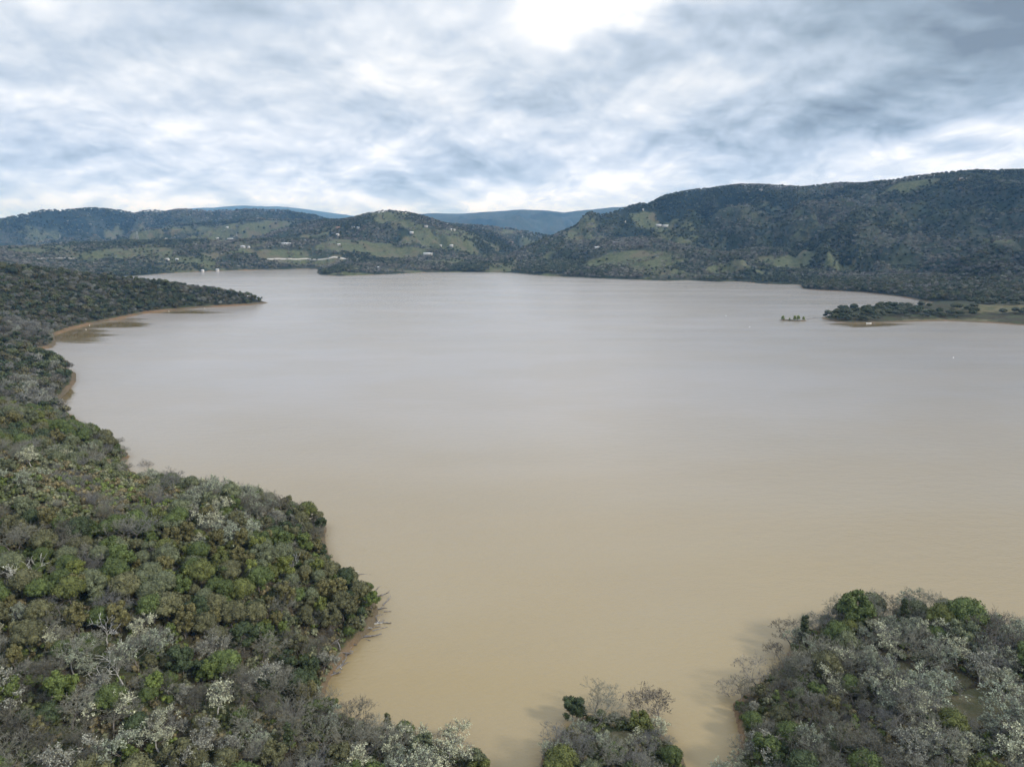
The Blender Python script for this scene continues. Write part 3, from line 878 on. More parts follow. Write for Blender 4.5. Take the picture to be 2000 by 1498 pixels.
# ------------------------------------------------------------------ what grows where on the near banks (px, py, rx, ry, weights)
KINDS = ['live', 'madrone', 'tower', 'bare', 'lichen', 'open', 'snag']
BASEW = np.array([0.46, 0.05, 0.015, 0.26, 0.18, 0.03, 0.015])
ZONES = [
 (440,1170,190,95,(3.2,1.2,.05,.15,.05,0,.02)), (560,1130,110,60,(1.6,1.6,.05,.2,.1,0,.03)), (290,1150,150,80,(2.8,.3,0,.3,.05,0,.03)), (650,1190,90,70,(2.2,1.2,0,.3,.1,0,.02)),
 (80,1080,120,70,(2.6,.2,0,.4,.1,0,.03)), (500,1000,150,50,(.7,.1,.02,1.1,1.3,.05,.02)), (600,1040,60,60,(2.0,.1,.05,.6,.3,0,0)), (350,930,120,25,(.3,.05,0,.9,1.2,.1,0)),
 (230,1290,150,60,(.6,.3,0,1.6,.9,.05,.12)), (300,1400,250,90,(1.0,.15,.02,.9,1.3,.05,.06)), (120,1450,130,70,(.8,.2,0,1.3,1.0,0,.08)), (60,1300,80,90,(.8,1.0,0,1.2,.3,0,.02)),
 (560,1370,120,60,(.5,.1,0,1.6,.9,.1,.03)), (780,1420,150,60,(.8,0,.06,2.0,.8,.15,.02)), (880,1470,60,40,(.2,0,0,.4,2.0,.1,0)), (1180,1410,100,70,(.5,.05,0,1.9,1.1,.15,.02)),
 (1500,1380,110,120,(.35,0,.03,2.4,.9,.1,0)), (1700,1300,170,90,(.4,0,0,1.6,1.6,.05,.02)), (1600,1230,80,50,(.8,0,.12,2.2,.2,.3,0)), (1850,1190,90,40,(1.4,.1,.05,1.2,.6,.1,0)),
 (1950,1420,100,90,(.3,0,0,1.0,2.2,.05,.02)), (1650,1460,190,60,(.4,0,0,2.4,1.0,.1,.02)), (1960,1280,70,60,(.6,0,0,1.2,1.2,.2,0)),
 (60,830,90,40,(2.6,.8,0,.5,.1,0,0)), (180,860,80,30,(2.8,.2,0,.9,.1,.05,0)), (100,800,90,22,(.3,0,0,3.0,.3,0,0)), (60,740,90,50,(2.6,.1,0,1.6,.1,0,0)),
]
def zone_weights(px, py):
    Wt = np.tile(BASEW, (len(px), 1))
    for cx, cy, rx, ry, wv in ZONES:
        g = np.exp(-(((px - cx) / rx) ** 2 + ((py - cy) / ry) ** 2) * 0.9)[:, None]
        Wt = Wt * (1 - g * 0.9) + g * np.array(wv)
    Wt[:, 0] += 0.05 * Wt.sum(1); Wt[:, 4] *= 1.15; Wt[:, 6] *= 1.6
    return Wt / Wt.sum(1, keepdims=True)

rng = np.random.RandomState(11)
def jitter_grid(x0, x1, y0, y1, s, j=0.42):
    gx, gy = np.meshgrid(np.arange(x0, x1, s), np.arange(y0, y1, s * 0.87))
    gx = gx + (np.arange(gx.shape[0]) % 2)[:, None] * s * 0.5
    x = (gx + rng.uniform(-j, j, gx.shape) * s).ravel(); y = (gy + rng.uniform(-j, j, gx.shape) * s).ravel()
    return x, y
def in_frame(x, y, z, m=130, top=330):
    px, py = project(x, y, z)
    return (px > -m) & (px < 2000 + m) & (py > top) & (py < 1498 + m * 1.5), px, py

HERO = [ # base px, base py, kind, variant, scale, colour index
 (430,1400,'lichen',0,1.10,0,'tall lichen-covered oak with a straight bare white trunk on the lower left slope'),
 (312,1472,'lichen',2,1.0,0,'bright cream lichen oak on a thin pale trunk near the bottom left edge'),
 (222,1440,'lichen',1,1.0,0,'wide cream lichen oak just left of the thin-trunked one near bottom left'),
 (1290,1425,'open',1,1.25,0,'leafless dark oak leaning right over the water on the islet'),
 (1264,1420,'open',0,1.0,1,'slender upright leafless oak behind the leaning one on the islet'),
 (1163,1395,'bare',1,1.0,1,'small twiggy oak at the far tip of the islet'),
 (1312,1500,'live',0,0.62,2,'compact bright green bush-like oak on the right shore of the islet'),
 (1120,1410,'live',4,0.8,4,'dark green evergreen oak at the upper left shore of the islet'),
 (1668,1225,'live',5,1.25,2,'tall green evergreen standing up at the far edge of the right point'),
 (1762,1222,'tower',0,0.85,0,'short dark column-shaped evergreen at the far edge of the right point'),
 (1880,1240,'live',1,1.25,2,'broad light green oak at the far shore of the right point'),
 (1835,1238,'live',2,1.0,0,'rounded olive oak left of the broad green one on the right point'),
 (1567,1262,'tower',1,1.0,0,'narrow dark evergreen spire at the upper left shore of the right point'),
 (1545,1262,'open',0,0.9,0,'dark leafless oak beside the narrow evergreen spire on the right point'),
 (1479,1345,'open',0,0.95,1,'spreading leafless oak on the left shore of the right point'),
 (1428,1362,'open',0,0.6,1,'small thin leafless oak on the leftmost tip of the right point'),
 (1521,1290,'open',1,0.7,0,'small black leafless oak leaning over water at the right point'),
 (1845,1390,'lichen',3,1.25,1,'large lichen oak with a thick dark trunk in the grassy clearing'),
 (1747,1412,'lichen',1,1.1,0,'dark-trunked cream lichen oak left of the clearing on the right point'),
 (1790,1425,'bare',2,1.1,1,'grey twiggy oak with dark trunk beside the clearing'),
 (1917,1342,'lichen',0,1.2,2,'wide ash grey oak at the far edge of the grassy clearing'),
 (1960,1285,'open',0,1.35,0,'big dark-limbed oak standing against the water at the right edge'),
 (1975,1430,'lichen',2,1.25,1,'pale lichen oak at the right edge below the grassy clearing'),
 (1660,1180,'bare',3,0.1,0,''),
 (262,1062,'bare',0,1.2,0,'grey flat-topped oak with three pale trunks on the brushy left slope'),
 (238,1068,'bare',2,1.1,1,'grey oak with a slanting pale trunk on the brushy left slope'),
 (402,1052,'lichen',3,0.75,1,'small pale lichen oak above the dense green trees'),
 (460,1062,'lichen',1,1.15,1,'large silvery lichen oak rising from dark evergreens above the headland'),
 (490,1050,'lichen',0,1.0,1,'silvery lichen oak just right of a larger one above the headland'),
 (572,1120,'snag',0,0.9,1,'fallen silver snag with fanned limbs among the headland evergreens'),
 (245,1345,'snag',1,1.1,0,'bleached dead oak with wide white branches on the lower left slope'),
 (210,1262,'snag',0,1.0,1,'silver dead oak with branches arching over shrubs on the left slope'),
 (135,1222,'snag',1,0.7,0,'small white dead oak left of the round olive trees'),
 (38,1152,'snag',0,1.0,0,'white-trunked dead oak at the left edge under dark evergreens'),
 (66,1148,'snag',1,0.9,0,'slanting white snag at the left edge beside another snag'),
 (285,912,'open',1,0.8,1,'leafless oak leaning against the pale water above the brushy slope'),
 (325,930,'open',0,0.7,1,'low spreading leafless oak on the skyline of the brushy slope'),
 (700,1425,'open',0,0.8,0,'crooked dark leafless oak at the waterside of the bottom point'),
 (757,1435,'tower',1,0.62,1,'small green evergreen rising from bare oaks on the bottom point'),
 (790,1450,'live',3,0.6,2,'small green oak beside the short evergreen on the bottom point'),
 (870,1500,'lichen',2,1.1,0,'cream lichen oak at the bottom edge near the inlet'),
 (392,950,'open',0,0.75,1,'leafless oak against the water, first along the upper shore of the slope'),
 (425,957,'open',1,0.8,1,'leafless oak against the water, second along the upper shore of the slope'),
 (447,962,'open',0,0.85,0,'dark gnarled leafless oak on the upper shore of the slope'),
 (500,985,'open',0,0.8,1,'leafless oak against the water, fourth along the upper shore of the slope'),
 (548,1002,'open',1,0.9,0,'dark leafless oak rising behind green crowns on the upper shore'),
 (578,1012,'open',0,0.8,1,'leafless oak nearest the orange-banked shoreline corner'),
 (600,1020,'live',1,1.0,0,'dark rounded oak at the shoreline corner above the orange bank'),
]
HERO = [h for h in HERO if h[6]]

T = []   # individual near trees: dict
for px, py, kd, vi, sc, ci, lab in HERO:
    x, y, z = hit(px, py)
    zz = float(gz(x, y)[0])
    T.append(dict(x=x, y=y, z=zz, kind=kd, var=vi, s=sc, rot=0.0 if kd == 'open' else random.Random(px).uniform(0, 6.28), ci=ci, label=lab, px=px, py=py, hero=True))
hx = np.array([t['x'] for t in T]); hy = np.array([t['y'] for t in T])

x, y = jitter_grid(-520, 420, 90, 560, 5.0)
z, sh = gz(x, y)
ok, px, py = in_frame(x, y, z)
clr = clearing(px, py, x, y)
ok &= (sh > 0.8) & (np.hypot(x, y) < 560) & (clr < 0.35 + 0.3 * rng.rand(len(x)) * 0) & seen(x, y, z, 11)
# brushy shoulder carries shrubs rather than trees
shoulder = np.exp(-(((px - 170) / 270) ** 2 + ((py - 960) / 72) ** 2) ** 1.5)
ok &= rng.rand(len(x)) > shoulder * 0.93
ok &= ~((np.abs(px - 640) < 60) & (py > 1230) & (py < 1345) & (rng.rand(len(x)) < 0.6))
x, y, z, px, py, sh = [a[ok] for a in (x, y, z, px, py, sh)]
dmin = np.min(np.hypot(x[:, None] - hx, y[:, None] - hy), axis=1)
k_ = dmin > 4.2
x, y, z, px, py, sh = [a[k_] for a in (x, y, z, px, py, sh)]
shl = np.exp(-(((px - 170) / 270) ** 2 + ((py - 960) / 72) ** 2) ** 1.5)
Wt = zone_weights(px, py)
u = rng.rand(len(x))[:, None]
# neighbours tend to be alike
u = np.clip(u * 0.86 + 0.14 * ((fbm(x, y, 26, 2, 55) - 0.2) / 0.6)[:, None], 0, 0.999)
kk = (np.cumsum(Wt, 1) < u).sum(1).clip(0, len(KINDS) - 1)
for i in range(len(x)):
    kd = KINDS[kk[i]]
    r1, r2, r3 = rng.rand(3)
    pn = PAL[kd]
    n = fbm(np.array([x[i]]), np.array([y[i]]), 40, 2, 77)[0]
    ci = int(np.clip((0.5 * r1 + 0.5 * (n - 0.2) / 0.6), 0, 0.999) * len(pn))
    s = 0.40 + 0.60 * r2 ** 1.3
    if kd not in ('live', 'madrone'): s += 0.10
    if kd == 'tower': s *= 0.85
    if sh[i] < 5: s *= 0.8
    if kd in ('live', 'madrone') and shl[i] > 0.35: kd = 'live'; ci = 1; s *= 0.75
    T.append(dict(x=x[i], y=y[i], z=z[i], kind=kd, var=int(r3 * len(VAR[kd])), s=s, rot=rng.rand() * 6.28, ci=ci, label=None, px=px[i], py=py[i], hero=False))

CAT = {'live': ('evergreen_oak', 'evergreen oak'), 'madrone': ('madrone_tree', 'madrone'), 'tower': ('tall_evergreen', 'evergreen tree'), 'bare': ('bare_oak', 'bare oak'),
       'open': ('leafless_oak', 'leafless oak'), 'lichen': ('lichen_oak', 'lichen oak'), 'snag': ('dead_oak', 'dead tree')}
GROUP = {'live': 'evergreen oaks on the near banks', 'madrone': 'madrones among the near oaks', 'tower': 'tall narrow evergreens on the near banks', 'bare': 'grey leafless oaks on the near banks',
         'open': 'open-limbed leafless oaks by the water', 'lichen': 'pale lichen-covered oaks on the near banks', 'snag': 'dead white snags on the near banks'}
def region(px, py):
    if px > 1390:
        if py > 1450: return 'along the bottom edge of the right point'
        if py < 1255: return 'on the far shore of the right point'
        if px < 1530: return 'on the left shore of the right point'
        if px > 1800: return 'round the clearing at right'
        if py < 1350: return 'in the upper middle of the right point'
        return 'in the lower middle of the right point'
    if px > 1010: return 'on the small islet at the bottom'
    if px > 640 and py > 1330: return 'on the low point at bottom centre'
    if py > 1440: return 'along the bottom edge, lower left'
    if py > 1330: return 'on the lower left slope, second row up' if px < 300 else 'on the slope below the headland'
    if px > 520 and py > 1100: return 'on the driftwood headland'
    if py > 1210: return 'at the left edge, below mid slope' if px < 200 else 'on the slope left of the headland'
    if py > 1080: return 'at the left edge, mid slope' if px < 200 else 'in the dense green stand above the headland'
    if px > 380 and py > 930: return 'along the shore above the headland'
    if py > 880: return 'on the brushy left shoulder'
    return 'on the left shore beyond the shoulder'
def ordinal(n):
    return '%d%s' % (n, 'th' if 10 <= n % 100 <= 20 else {1: 'st', 2: 'nd', 3: 'rd'}.get(n % 10, 'th'))

# the largest in the picture become things, at most 290 of each kind
for t in T:
    hgt = 9.5 * t['s']
    t['size'] = hgt / math.hypot(t['x'], t['y'], t['z'] - CAM_H)
    vis, _, _ = in_frame(np.array([t['x']]), np.array([t['y']]), np.array([t['z'] + 5 * t['s']]), 25)
    t['vis'] = bool(vis[0])
solo, crowd = [], []
for kd in KINDS:
    L = sorted([t for t in T if t['kind'] == kd], key=lambda t: (-t['hero'], not t['vis'], -t['size']))
    solo += [t for t in L[:290] if t['vis']]; crowd += [t for t in L[:290] if not t['vis']] + L[290:]
buckets = {}
for t in solo:
    if t['label'] is None:
        buckets.setdefault((region(t['px'], t['py']), t['kind'], t['ci']), []).append(t)
for (reg, kd, ci), L in buckets.items():
    L.sort(key=lambda t: t['px'])
    for i, t in enumerate(L):
        cn = PAL[kd][ci][0]; nm = CAT[kd][1]
        sz = 'big' if t['s'] > 1.02 else ('small' if t['s'] < 0.78 else 'mid-sized')
        if len(L) == 1: t['label'] = '%s %s %s, the only one that colour %s' % (sz, cn, nm, reg)
        else: t['label'] = '%s %s %s, %s from left %s' % (sz, cn, nm, 'leftmost' if i == 0 else ordinal(i + 1), reg)
        t['label'] = t['label'].replace('leftmost from left', 'leftmost')
        W_ = t['label'].split()
        if len(W_) > 16: t['label'] = t['label'].replace('the slope below the headland', 'the slope under the headland').replace(' from left', '').split(', ')[0] + ', ' + ('leftmost' if i == 0 else ordinal(i + 1) + ' from left') + ' ' + reg.replace('in the dense green stand', 'in green stand')
        t['label'] = t['label'].replace('in the dense green stand above', 'in dense green above').replace('in the upper middle of', 'mid-upper on').replace('in the lower middle of', 'mid-lower on')

def link(o, parent=None):
    COL.objects.link(o)
    if parent: o.parent = parent
    return o
def place_tree(t):
    kd = t['kind']; nm, cat = CAT[kd]
    mc, mt, mb = VAR[kd][t['var']]
    e_ = bpy.data.objects.new(nm, None); e_.empty_display_size = 1
    e_.location = (t['x'], t['y'], t['z'] - 0.1); e_.rotation_euler = (0, 0, t['rot']); e_.scale = (t['s'],) * 3
    e_['label'] = t['label']; e_['category'] = cat; e_['group'] = GROUP[kd]
    link(e_)
    c = PAL[kd][t['ci']][1]; v = rng.uniform(0.85, 1.15)
    for pn, me_ in (('crown', mc), ('trunk', mt)):
        o = bpy.data.objects.new(pn, me_); o.color = (c[0] * v, c[1] * v, c[2] * v, 1)
        link(o, e_)
for t in solo: place_tree(t)

for kd in KINDS:
    L = [t for t in crowd if t['kind'] == kd]
    if not L: continue
    nm, cat = CAT[kd]
    tint = np.array([PAL[kd][t['ci']][1] for t in L]) * rng.uniform(0.85, 1.15, (len(L), 1))
    scatter(nm + '_wood', 'rest of the %ss crowding the near banks' % cat, cat + ' wood', [v[2] for v in VAR[kd]],
            [(t['x'], t['y'], t['z'] - 0.1) for t in L], [t['s'] for t in L], [t['rot'] for t in L], [t['var'] for t in L], tint)

# ------------------------------------------------------------------ undergrowth on the near banks
x, y = jitter_grid(-520, 420, 90, 560, 2.35, 0.5)
z, sh = gz(x, y)
ok, px, py = in_frame(x, y, z, 60)
clr = clearing(px, py, x, y)
ok &= (sh > 1.0) & (np.hypot(x, y) < 540) & (clr < 0.4) & seen(x, y, z, 4) & (rng.rand(len(x)) < 0.9)
x, y, z, px, py = [a[ok] for a in (x, y, z, px, py)]
n = len(x)
shoulder = np.exp(-(((px - 180) / 260) ** 2 + ((py - 965) / 72) ** 2))
pn = fbm(x, y, 14, 3, 61)
cols = np.array([(0.100, 0.112, 0.052), (0.075, 0.088, 0.03), (0.135, 0.142, 0.085), (0.135, 0.115, 0.06), (0.105, 0.135, 0.035), (0.20, 0.195, 0.175)])
ci = np.clip(((pn - 0.25) / 0.5 * 0.5 + rng.rand(n) * 0.5) * 6, 0, 5).astype(int)
tint = cols[ci] * rng.uniform(0.7, 1.25, (n, 1))
scatter('undergrowth', 'olive and grey brush filling the ground between the near trees', 'brush', BUSH,
        np.stack([x, y, z - 0.15], 1), rng.uniform(0.55, 1.2, n) * (1 + shoulder * 0.35), rng.rand(n) * 6.28,
        np.where(ci == 5, rng.randint(4, 6, n), rng.randint(0, 4, n)), tint)

# ------------------------------------------------------------------ woods of the middle distance
x, y = jitter_grid(-1500, 1500, 380, 1750, 6.6)
z, sh = gz(x, y)
ok, px, py = in_frame(x, y, z, 120, 400)
r = np.hypot(x, y)
ok &= (r >= 560) & (sh > 3) & seen(x, y, z, 12)
spit = (px > 1500) & (py > 588) & (py < 660)
ok &= ~spit
x, y, z, px, py, sh = [a[ok] for a in (x, y, z, px, py, sh)]
n = len(x)
Wt = zone_weights(px, py)
bareP = Wt[:, 3] + Wt[:, 4]
pt = fbm(x, y, 70, 3, 66)
bareP = np.where(np.hypot(x, y) > 750, 0.12 + 0.35 * sstep(pt, 0.5, 0.65), bareP)
grey = np.exp(-(((px - 60) / 100) ** 2 + ((py - 640) / 16) ** 2)) + np.exp(-(((px - 40) / 160) ** 2 + ((py - 660) / 18) ** 2))
bareP = np.maximum(bareP, grey * 0.85)
isb = rng.rand(n) < bareP
g1 = np.array([(0.050, 0.062, 0.030), (0.070, 0.080, 0.036), (0.036, 0.052, 0.026), (0.085, 0.080, 0.045)])
b1 = np.array([(0.145, 0.145, 0.128), (0.18, 0.185, 0.150), (0.115, 0.108, 0.088)])
tint = np.where(isb[:, None], b1[rng.randint(0, 3, n)], g1[rng.randint(0, 4, n)]) * rng.uniform(0.75, 1.2, (n, 1))
tint[np.hypot(x, y) < 750] *= 1.2
scatter('shore_wood', 'dark oak wood covering the left shore and the long point', 'wood', LOW['live'] + LOW['fuzz'],
        np.stack([x, y, z - 0.2], 1), (0.6 + 0.75 * rng.rand(n) ** 1.6) * np.where(sh < 8, 0.85, 1), rng.rand(n) * 6.28,
        np.where(isb, rng.randint(4, 7, n), rng.randint(0, 4, n)), tint)

# ------------------------------------------------------------------ woods on the far hills
allp = []
for y0, y1, spc, sc in ((1500, 2700, 8.6, 1.0), (2700, 4200, 11.5, 1.15), (4200, 8200, 21, 1.9)):
    hw = y1 * 0.86
    x, y = jitter_grid(-hw, hw, y0, y1, spc, 0.5)
    z, sh = gz(x, y)
    ok, px, py = in_frame(x, y, z, 40, 320)
    ok &= (sh > 6) & seen(x, y, z, 14 * sc)
    x, y, z, px, py, sh = [a[ok] for a in (x, y, z, px, py, sh)]
    md_ = meadow(px, py, x, y)
    keep = rng.rand(len(x)) > np.clip(md_ * 1.35 - 0.22 + (fbm(x, y, 45, 3, 92) - 0.5) * 1.3, 0, 0.93)
    # thin the canopy on the grassy lower slopes
    th = fbm(x, y, 120, 3, 91)
    keep &= rng.rand(len(x)) < 0.42 + 0.58 * sstep(th, 0.40, 0.58)
    spit = (px > 1560) & (py > 590) & (py < 660)
    keep &= ~spit
    x, y, z, px, py, sh = [a[keep] for a in (x, y, z, px, py, sh)]
    allp.append(np.stack([x, y, z, px, py, sh, np.full(len(x), sc)], 1))
A = np.concatenate(allp); x, y, z, px, py, sh, sc = A.T
n = len(x)
gn = fbm(x, y, 260, 4, 71)
gul = 1 - sstep(ridged(x, y, 620, 5, 1) * 0.65 + ridged(x, y, 230, 4, 5) * 0.35, 0.50, 0.68)
isb = rng.rand(n) < np.clip(0.32 + (gn - 0.5) * 3.2 + 0.15 - gul * 0.75, 0.02, 0.85)
g1 = np.array([(0.038, 0.052, 0.030), (0.060, 0.072, 0.038), (0.026, 0.040, 0.026), (0.072, 0.080, 0.048)]); g1 = g1 * 1.05
b1 = np.array([(0.15, 0.145, 0.125), (0.19, 0.19, 0.16), (0.11, 0.10, 0.09)])
tint = np.where(isb[:, None], b1[rng.randint(0, 3, n)], g1[rng.randint(0, 4, n)]) * rng.uniform(0.65, 1.4, (n, 1))
scatter('hillside_wood', 'oak woods covering the hills beyond the lake', 'wood', FARV['live'] + FARV['fuzz'],
        np.stack([x, y, z - 0.4], 1), rng.uniform(0.7, 1.25, n) * sc, rng.rand(n) * 6.28,
        np.where(isb, rng.randint(4, 6, n), rng.randint(0, 4, n)), tint)

# ------------------------------------------------------------------ low spit on the right with its dark oaks, and the flooded willows
x, y = jitter_grid(400, 1100, 850, 1450, 7.5, 0.45)
z, sh = gz(x, y)
px, py = project(x, y, z)
m = np.zeros(len(x))
for cx, cy, rx, ry in ((1680,616,62,12),(1640,621,30,7),(1745,613,60,8),(1770,603,60,3.5),(1830,618,75,5.5),(1880,604,28,3.5),(1930,612,40,4),(1985,628,14,4),(1945,594,60,3),(2010,612,30,4)):
    m = np.maximum(m, 1 - np.sqrt(((px - cx) / rx) ** 2 + ((py - cy) / ry) ** 2))
ok = (m > 0) & (sh > 1.5) & (px > 1600) & (px < 2040)
L = sorted(zip(x[ok], y[ok], z[ok], px[ok], sh[ok]), key=lambda v: v[3])
L = L[::max(1, len(L) // 200 + 1)] if len(L) > 280 else L
SPIT = [bpy.data.meshes.new('x')] * 0
for i in range(4):
    g, tr = evergreen(160 + i, 8.0, 4.6, 600, 16, 0.42, 'round', ICO1)
    SPIT.append((g.mesh('spit_oak_crown', [M_leaf]), tr.mesh('spit_oak_trunk', [M_bark], True)))
for i, (a, b, c, qx, d) in enumerate(L):
    e_ = bpy.data.objects.new('waterside_oak', None); e_.location = (a, b, c - 0.1); s_ = rng.uniform(0.55, 1.35); e_.scale = (s_ * 1.1, s_ * 1.1, s_); e_.rotation_euler = (0, 0, rng.rand() * 6.28)
    k = rng.randint(0, 3)
    e_['label'] = '%s evergreen oak, %s from left on the low spit at right' % (('dark green', 'olive', 'grey-green')[k], ordinal(i + 1)); e_['category'] = 'waterside oak'; e_['group'] = 'dark oaks on the low spit at right'
    link(e_)
    cc = ((0.040, 0.055, 0.027), (0.055, 0.064, 0.030), (0.075, 0.086, 0.055))[k]
    mc, mt = SPIT[rng.randint(0, 4)]
    for pn, me_ in (('crown', mc), ('trunk', mt)):
        o = bpy.data.objects.new(pn, me_); o.color = (*cc, 1); link(o, e_)
lf = [(1782,603,1.1,'grey bare oak with dark companion standing high on the right spit'), (1813,601,1.2,'ghostly pale leafless oak where the spit meets the woods'), (1764,627,0.9,'bare brown shrubby oak at the front edge of the right spit')]
for a, b, s_, lab in lf:
    X0, Y0, Z0 = hit(a, b)
    t = dict(x=X0, y=Y0, z=Z0, kind='bare', var=int(a) % 4, s=s_, rot=1.0, ci=1, label=lab); place_tree(t)
WIL = [(g.mesh('willow_crown', [M_leaf]), tr.mesh('willow_trunk', [M_bark], True)) for g, tr in (evergreen(170 + i, 8.5, 2.2, 500, 16, 0.38, 'tower', ICO1) for i in range(3))]
for i, (a, b, s_, lab) in enumerate(((1529,626.3,1.0,'bright green willow at the left end of the tiny flooded islet'), (1542,626.3,0.55,'shortest willow on the tiny islet, between taller ones'),
        (1552,626.3,1.0,'left one of the two joined willows in the middle of the islet'), (1558.5,626.3,1.05,'right one of the two joined willows in the middle of the islet'), (1569,626.3,0.8,'narrow willow at the right end of the tiny flooded islet'))):
    X0, Y0 = ground(a, b)
    e_ = bpy.data.objects.new('willow_tree', None); e_.location = (X0, Y0, 0.1); e_.scale = (s_ * 1.7, s_ * 1.7, s_ * 0.95); e_.rotation_euler = (0, 0, i * 1.3)
    e_['label'] = lab; e_['category'] = 'willow'; e_['group'] = 'willows on the tiny flooded islet'; link(e_)
    for pn, me_ in (('crown', WIL[i % 3][0]), ('trunk', WIL[i % 3][1])):
        o = bpy.data.objects.new(pn, me_); o.color = (0.20, 0.25, 0.07, 1); link(o, e_)

# ------------------------------------------------------------------ driftwood
M_drift = mat_plain('driftwood', (0.17, 0.155, 0.145), 0.85, 0.5, 0.8)
M_driftpale = mat_plain('driftwood_pale', (0.40, 0.38, 0.34), 0.85, 0.4, 0.8)
def log_mesh(seed, L, r, stubs, mat):
    rd = random.Random(seed); segs = []
    p = Vector((-L / 2, 0, 0)); d = Vector((1, 0, 0)); n = 7; rr0 = r
    for i in range(n):
        d = (d + Vector((0, rd.gauss(0, .13), rd.gauss(0, .05)))).normalized()
        q = p + d * L / n; r1 = rr0 * 0.86
        segs.append((*p, *q, rr0, r1))
        if i > 1 and rd.random() < stubs:
            b = (d + Vector((0, rd.choice((-1, 1)) * rd.uniform(.6, 1.4), rd.uniform(.1, 1.0)))).normalized(); bl = L * rd.uniform(.12, .3)
            m_ = q + b * bl * .6; e2 = m_ + (b + Vector((.3, rd.gauss(0, .3), .2))).normalized() * bl * .5
            segs.append((*q, *m_, r1 * .6, r1 * .4)); segs.append((*m_, *e2, r1 * .4, r1 * .15))
        p, rr0 = q, r1
    V, Fc = tubes(segs, 6); g = Geo(); g.add(V, Fc)
    for sg in (segs[0], segs[-1]): pass
    return g.mesh('driftwood_log', [mat], True)
LOGS = [(686,1118,9,0,.1,'pale forked drift log on the shore at the top of the headland',1),(706,1123,8,0,.3,'thin drift log pointing out over the water above the headland',0),(694,1132,6,.4,.2,'white stub of driftwood beside the green shrub on the headland',1),
 (737,1152,5,1.3,.7,'black branching snag standing out of the water off the headland',0),(738,1164,11,.1,.6,'long grey log floating level from the headland tip',0),(752,1174,7,1.5,.3,'lone bent log floating upright to the right of the headland',0),
 (735,1177,8,.9,.6,'slanting grey log in the driftwood raft at the headland tip',0),(757,1194,3,.2,.2,'shortest log drifting farthest from the headland',0),(744,1192,6,-.3,.5,'broken grey log below the lone floating one',0),
 (733,1219,9,.2,.5,'white log across the lower end of the driftwood raft',1),(750,1215,7,.1,.7,'dark twiggy log pointing away from the headland',0),(741,1228,6,.5,.5,'dark log just under the twiggy one off the headland',0),
 (727,1240,8,.4,.6,'grey log lying along the orange bank',0),(712,1246,6,.2,.5,'dark log half sunk in front of the orange bank',0),(664,1256,9,-.9,.5,'fallen trunk lying down the orange bank',0),(652,1262,8,.7,.4,'crossed fallen trunk on the orange bank',0),
 (683,1272,8,.3,.6,'dark drifted branch below the orange bank, upper one',0),(676,1282,6,.1,.6,'dark drifted branch below the orange bank, lower one',0),(672,1297,7,1.0,.7,'tangled black branch beside the grassy bank',0),(660,1308,9,.6,.5,'dark log slanting along the foot of the grassy bank',0),
 (648,1318,7,.6,.4,'last dark log toward the bottom cove',0),(628,1092,6,.8,.6,'grey snag at the waterline under the leafless shoreline trees',0),(637,1098,5,.2,.7,'small grey tangle at the waterline above the headland',0),
 (1578,624,12,.0,.2,'dark log between the tiny islet and the spit, left one',0),(1588,622.5,16,.1,.3,'long dark log reaching from the spit toward the islet',0),(1598,623,10,.5,.4,'dark driftwood at the very tip of the spit',0)]
rk = random.Random(5)
for k in range(16):
    a0 = [(733,1165),(742,1180),(736,1200),(738,1215),(728,1232),(715,1245),(690,1265),(678,1280),(668,1296),(655,1310)][k % 10]
    LOGS.append((a0[0] + rk.uniform(-8, 8), a0[1] + rk.uniform(-7, 7), rk.uniform(2.5, 5.5), rk.uniform(0, 3.1), .8, 'small drifted branch, %s from the top of the driftwood fringe' % ordinal(k + 1), k % 4 == 0))
LOGS[-16:] = [(*v[:5], 'small drifted branch, %s from the top of the driftwood fringe' % ordinal(n_ + 1), v[6]) for n_, v in enumerate(sorted(LOGS[-16:], key=lambda v: v[1]))]
for i, (a, b, Ln, rot, st, lab, pale) in enumerate(LOGS):
    X0, Y0, Z0 = hit(a, b)
    o = bpy.data.objects.new('driftwood_log', log_mesh(200 + i, Ln * .8, 0.07 * Ln ** .7 + .06, st, M_driftpale if pale else M_drift))
    o.location = (X0, Y0, Z0 + 0.12); o.rotation_euler = (0, -0.05 if Z0 < .2 else .12, rot)
    o['label'] = lab; o['category'] = 'log'; o['group'] = 'driftwood along the banks'; link(o)

# ------------------------------------------------------------------ buoys and the white boat
M_white = mat_plain('white_paint', (0.8, 0.8, 0.78), 0.4, 0.05, 2)
def lathe(prof, n=16):
    V = [(r_ * math.cos(2 * math.pi * k / n), r_ * math.sin(2 * math.pi * k / n), z_) for r_, z_ in prof for k in range(n)]
    Fc = [(i * n + k, i * n + (k + 1) % n, (i + 1) * n + (k + 1) % n, (i + 1) * n + k) for i in range(len(prof) - 1) for k in range(n)]
    return np.array(V), np.array(Fc)
g = Geo(); g.add(*lathe([(0.02,-.5),(.6,-.35),(.85,0),(.75,.35),(.4,.6),(.28,1.2),(.18,1.55),(.02,1.6)])); bu = g.mesh('buoy', [M_white], True)
for a, b, lab in ((400,602.5,'white buoy nearest the tip of the long left point'),(330,608.5,'white buoy off the orange bank of the long left point'),(175,636,'upper of two white buoys in the still brown cove'),(168,644,'lower of two white buoys in the still brown cove'),
        (1418,617,'far white buoy in open water at upper right'),(1464,639,'white buoy below and left of the tiny willow islet'),(1862,699,'white buoy in open water near the right edge')):
    X0, Y0 = ground(a, b); o = bpy.data.objects.new('buoy', bu); o.location = (X0, Y0, 0.1); o.scale = (0.6,) * 3
    o['label'] = lab; o['category'] = 'buoy'; o['group'] = 'white marker buoys'; link(o)
X0, Y0 = ground(1697, 632.5)
